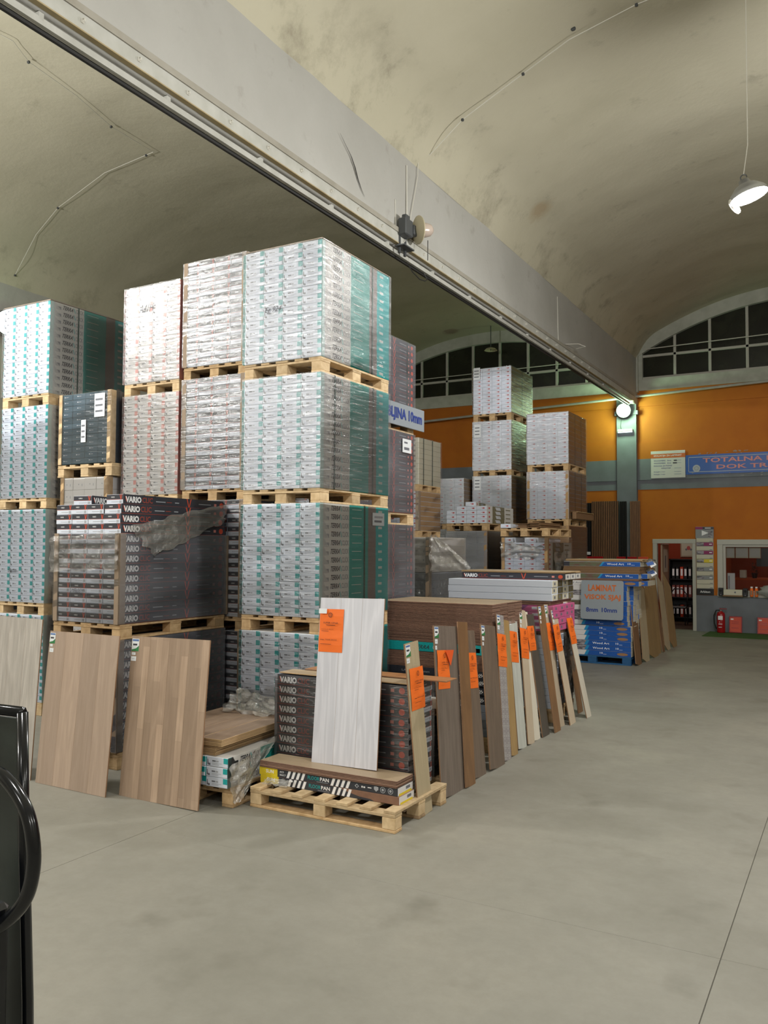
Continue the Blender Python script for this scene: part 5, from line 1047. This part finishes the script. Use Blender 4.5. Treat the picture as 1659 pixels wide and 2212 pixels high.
# wrapped loads with the film cape
pallet(-5.97, 10.5, 0, .8, 1.2, .144, 'pallet of the load with the film cape')
load('blue', -5.97, 10.5, .146, 1.55, .80, 1.2, 13, 'blue-grey cartons under the film cape, with a white label', nx=3, boards='b', stickers=((.2, .78, .2, .22),), fm='film_crumpled')
load('warm', -5.97, 10.5, 1.555, 2.045, .80, 1.2, 4, 'pale load under the milky film cape left of the white long cartons', nx=2, boards='b', fm='film_milky')
sheet('film_cape', (-5.14, 10.45, 1.58), (-4.45, 10.45, 1.60), (-5.14, 10.45, 2.07), (-5.06, 10.45, 2.08), 'film_milky', 'milky film cape drooping to the right of the pale load', .07, seed=41, rag=.04)
# white-silver load
def stack(x, y, w_, l_, parts, name, mat=PW):
    for p_ in parts:
        if p_[0] == 'p': pallet(x, y, p_[1], w_, l_, p_[2], '%s pallet of the %s' % (p_[3], name), mat=mat)
        else: load(p_[1], x, y, p_[2], p_[3], w_, l_, p_[4], p_[5], **(p_[6] if len(p_) > 6 else {}))
stack(-7.50, 15.1, .81, 1.2, (('p', 0, .13, 'lowest'), ('l', 'white', .13, 1.1, 9, 'lowest load under the bright silver one'), ('p', 1.1, .13, 'middle'), ('l', 'white', 1.23, 2.27, 10, 'plain white load under the bright silver one'), ('p', 2.27, .11, 'topmost'),
      ('l', 'redmark', 2.38, 3.27, 11, 'bright silver film wrapped load left of the three-high white stack', dict(fm='film_silver', fs='film_clear', stickers=((.1, .1, .16, .3),)))), 'bright silver stack')
stack(-6.62, 15.4, .80, 1.2, (('p', 0, .13, 'lowest'), ('l', 'white', .13, 1.13, 9, 'lowest load of the three-high white stack'), ('p', 1.13, .13, 'second'), ('l', 'white', 1.26, 2.27, 10, 'fourth load from the top of the white stack'), ('p', 2.27, .13, 'third'),
      ('l', 'redmark', 2.4, 3.32, 12, 'third load from the top of the white stack, behind the small cartons', dict(fm='film_silver', fs='film_clear', stickers=((.04, .7, .14, .26),))), ('p', 3.32, .11, 'fourth'),
      ('l', 'redmark', 3.43, 4.40, 12, 'second highest load of the white stack with torn film edge', dict(fm='film_silver', fs='film_clear', stickers=((.04, .68, .14, .26),))), ('p', 4.40, .15, 'topmost'),
      ('l', 'redmark', 4.55, 5.46, 12, 'topmost white load with red marks before the arched window', dict(fm='film_clear', stickers=((.02, .76, .14, .24),), straps=(.5,)))), 'three-high white stack')
stack(-5.53, 15.5, .81, 1.2, (('p', 0, .13, 'lowest'), ('l', 'kraft', .13, 1.1, 9, 'lowest load of the brown-sided stack'), ('p', 1.1, .13, 'second'), ('l', 'kraft', 1.23, 2.33, 11, 'brown load with torn film behind the white long cartons', dict(boards='ab', bmat='kraft')), ('p', 2.33, .13, 'third'),
      ('l', 'redmark', 2.46, 3.37, 11, 'second highest load of the brown-sided silver stack', dict(fm='film_silver', fs='film_clear', boards='ab', bmat='kraft', straps=(.35, .7))), ('p', 3.37, .14, 'topmost'),
      ('l', 'redmark', 3.51, 4.49, 11, 'topmost silver film wrapped load with a brown side, before the orange wall', dict(fm='film_silver', fs='film_clear', straps=(.35, .7), top='kraft')),), 'brown-sided silver stack')
tag(MB().cbox((-4.70, 15.65, 2.46), (-4.62, 16.85, 2.60), 'kraft_dark', .01).cbox((-4.74, 15.7, 2.59), (-4.60, 16.8, 2.605), 'kraft', .004).obj('cardboard_bundle'), 'reddish-brown cardboard bundle sticking out at the side of the silver stack', 'cardboard')
# small cartons on a pallet
SX, SY = -6.45, 13.8
stack(SX, SY, .78, 1.3, (('p', 0, .13, 'lowest'), ('l', 'silver', .13, 1.0, 8, 'lowest load under the silver wrapped one'), ('p', 1.0, .12, 'middle'),
      ('l', 'silver', 1.12, 2.20, 10, 'dull silver wrapped load with brown corner board under the small cartons', dict(fm='film_silver', fs='film_clear', boards='b', bmat='kraft'))), 'dull silver stack')
pallet(SX, SY, 2.205, .78, 1.3, .135, 'pallet under the small white cartons with red marks')
cn = 0; hh = .0765
for k in range(4):
    for i in range(4):
        if k == 3 and i == 0: continue
        o = put('carton', carton('redbox', .193, 1.3, hh-.001, 'r'), None, (SX+i*.195, SY+R(-.01, .01)-(0), 2.342+k*hh)); tag(o, 'small white carton with red mark, %s row from below, %s' % (od4[k], coln[i]), 'carton', 'small white cartons with red marks')
o = put('carton', carton('redbox', .193, 1.2, hh-.001, 'r'), None, (SX+.36, SY+.02, 2.342+4*hh+.002)); o.rotation_euler = (0, 0, math.radians(10)); tag(o, 'turned white carton with red mark on top of the small pile', 'carton')
# load with red marks under brown planks
TX, TY = -5.25, 13.45
stack(TX, TY, .80, 1.32, (('p', 0, .13, 'lowest'), ('l', 'redbox', .13, 1.0, 8, 'lowest load under the brown planks'), ('p', 1.0, .12, 'middle'),
      ('l', 'redbox', 1.12, 2.08, 12, 'white load with red marks and brown corner boards under the brown planks', dict(fm='film_clear', boards='ab', bmat='kraft', missing=((11, 1), (11, 3))))), 'red-marked stack under the planks')
pallet(TX-.03, TY, 2.10, .83, 1.32, .14, 'pallet carrying the loose brown planks')
o = put('carton', carton('redbox', .18, .5, .07, ''), None, (TX-.02, TY-.02, 2.243)); tag(o, 'single small white carton at the left front of the brown planks', 'carton')
planks('p', TX+.25, TY+.02, 2.243, .195, 1.15, 6, .012, 'kraft_dark', 'kraft_dark', 'loose brown plank on the pallet behind the white long cartons, left heap', 'brown planks, left heap', 0, .03)
planks('p', TX+.47, TY+.02, 2.243, .195, 1.15, 8, .012, 'kraft_dark', 'kraft_dark', 'loose brown plank on the pallet behind the white long cartons, right heap', 'brown planks, right heap', 0, .03)
sheet('torn_film', (TX, TY-.03, 1.75), (TX+.6, TY-.04, 1.72), (TX-.02, TY-.03, 2.02), (TX+.75, TY-.03, 1.92), 'film_milky', 'torn film across the red-marked load', .05, seed=51, rag=.05)
sheet('torn_film', (-4.43, TY+.25, 1.35), (-4.43, TY+1.2, 1.35), (-4.43, TY+.3, 1.84), (-4.43, TY+1.25, 1.86), 'film_milky', 'milky film patch on the brown side of the red-marked load', .02, seed=61, rag=.04)

# ================================================================ STACKER AT THE LEFT EDGE
t = thing('pallet_stacker', 'black pallet stacker with curved tube handle cropped at the lower left corner', 'stacker', (-1.54, 1.2, 0))
def L_(p): return Vector(p)-t.location
noisy('dusty_mesh', '1a211f', '2f3834', (1, 1, 1), 7, 6, .35, lo=.45, hi=.75)
pp = [(-2.05, .10), (-1.485, .10), (-1.518, .95), (-1.543, 1.3), (-1.556, 1.52), (-2.05, 1.51)]; vs = [L_((x, 1.2, z)) for x, z in pp]+[L_((x, 1.208, z)) for x, z in pp]
MB().add(vs, [(0, 1, 2, 3, 4, 5), (11, 10, 9, 8, 7, 6)]+[(i, i+6, (i+1) % 6+6, (i+1) % 6) for i in range(6)], 'dusty_mesh').obj('guard_panel', t)
MB().tube([L_((-2.08, 1.2, 1.525)), L_((-1.552, 1.2, 1.535))], .012, 'black_paint', 8).tube([L_((-1.552, 1.2, 1.535)), L_((-1.54, 1.2, 1.3)), L_((-1.515, 1.2, .95)), L_((-1.48, 1.2, .10))], .012, 'black_paint', 8).obj('guard_frame', t, smooth=True)
MB().cbox(tuple(L_((-1.70, 1.02, .08))), tuple(L_((-1.44, 1.10, 1.20))), 'black_paint', .01).cbox(tuple(L_((-2.05, .95, .06))), tuple(L_((-1.49, 1.18, .16))), 'black_paint', .01).obj('mast', t)
H_ = [((x*.9), y, 1.8868+(z-1.8868)*.9) for x, y, z in [(-1.78, 1.08, 1.395), (-1.66, 1.09, 1.395), (-1.60, 1.09, 1.375), (-1.545, 1.09, 1.325), (-1.522, 1.09, 1.26), (-1.522, 1.09, 1.20), (-1.545, 1.09, 1.14), (-1.59, 1.08, 1.09), (-1.63, 1.06, 1.06)]]
def smooth_pts(P, n=5):
    P = [Vector(p) for p in P]; out = []
    for i in range(len(P)-1):
        p0, p1, p2, p3 = P[max(i-1, 0)], P[i], P[i+1], P[min(i+2, len(P)-1)]
        for k in range(n):
            s = k/n; out.append(.5*((2*p1)+(p2-p0)*s+(2*p0-5*p1+4*p2-p3)*s*s+(3*p1-p0-3*p2+p3)*s**3))
    return out+[P[-1]]
MB().tube([L_(p) for p in smooth_pts(H_)], .0135, 'black_paint', 14).obj('tube_handle', t, smooth=True)
for sx in (-1.95, -1.6): MB().lathe([(0, -.03), (.06, -.03), (.06, .03), (0, .03)], L_((sx, 1.05, .06)), (1, 0, 0), 'rubber', 16).obj('wheel', t, smooth=True)
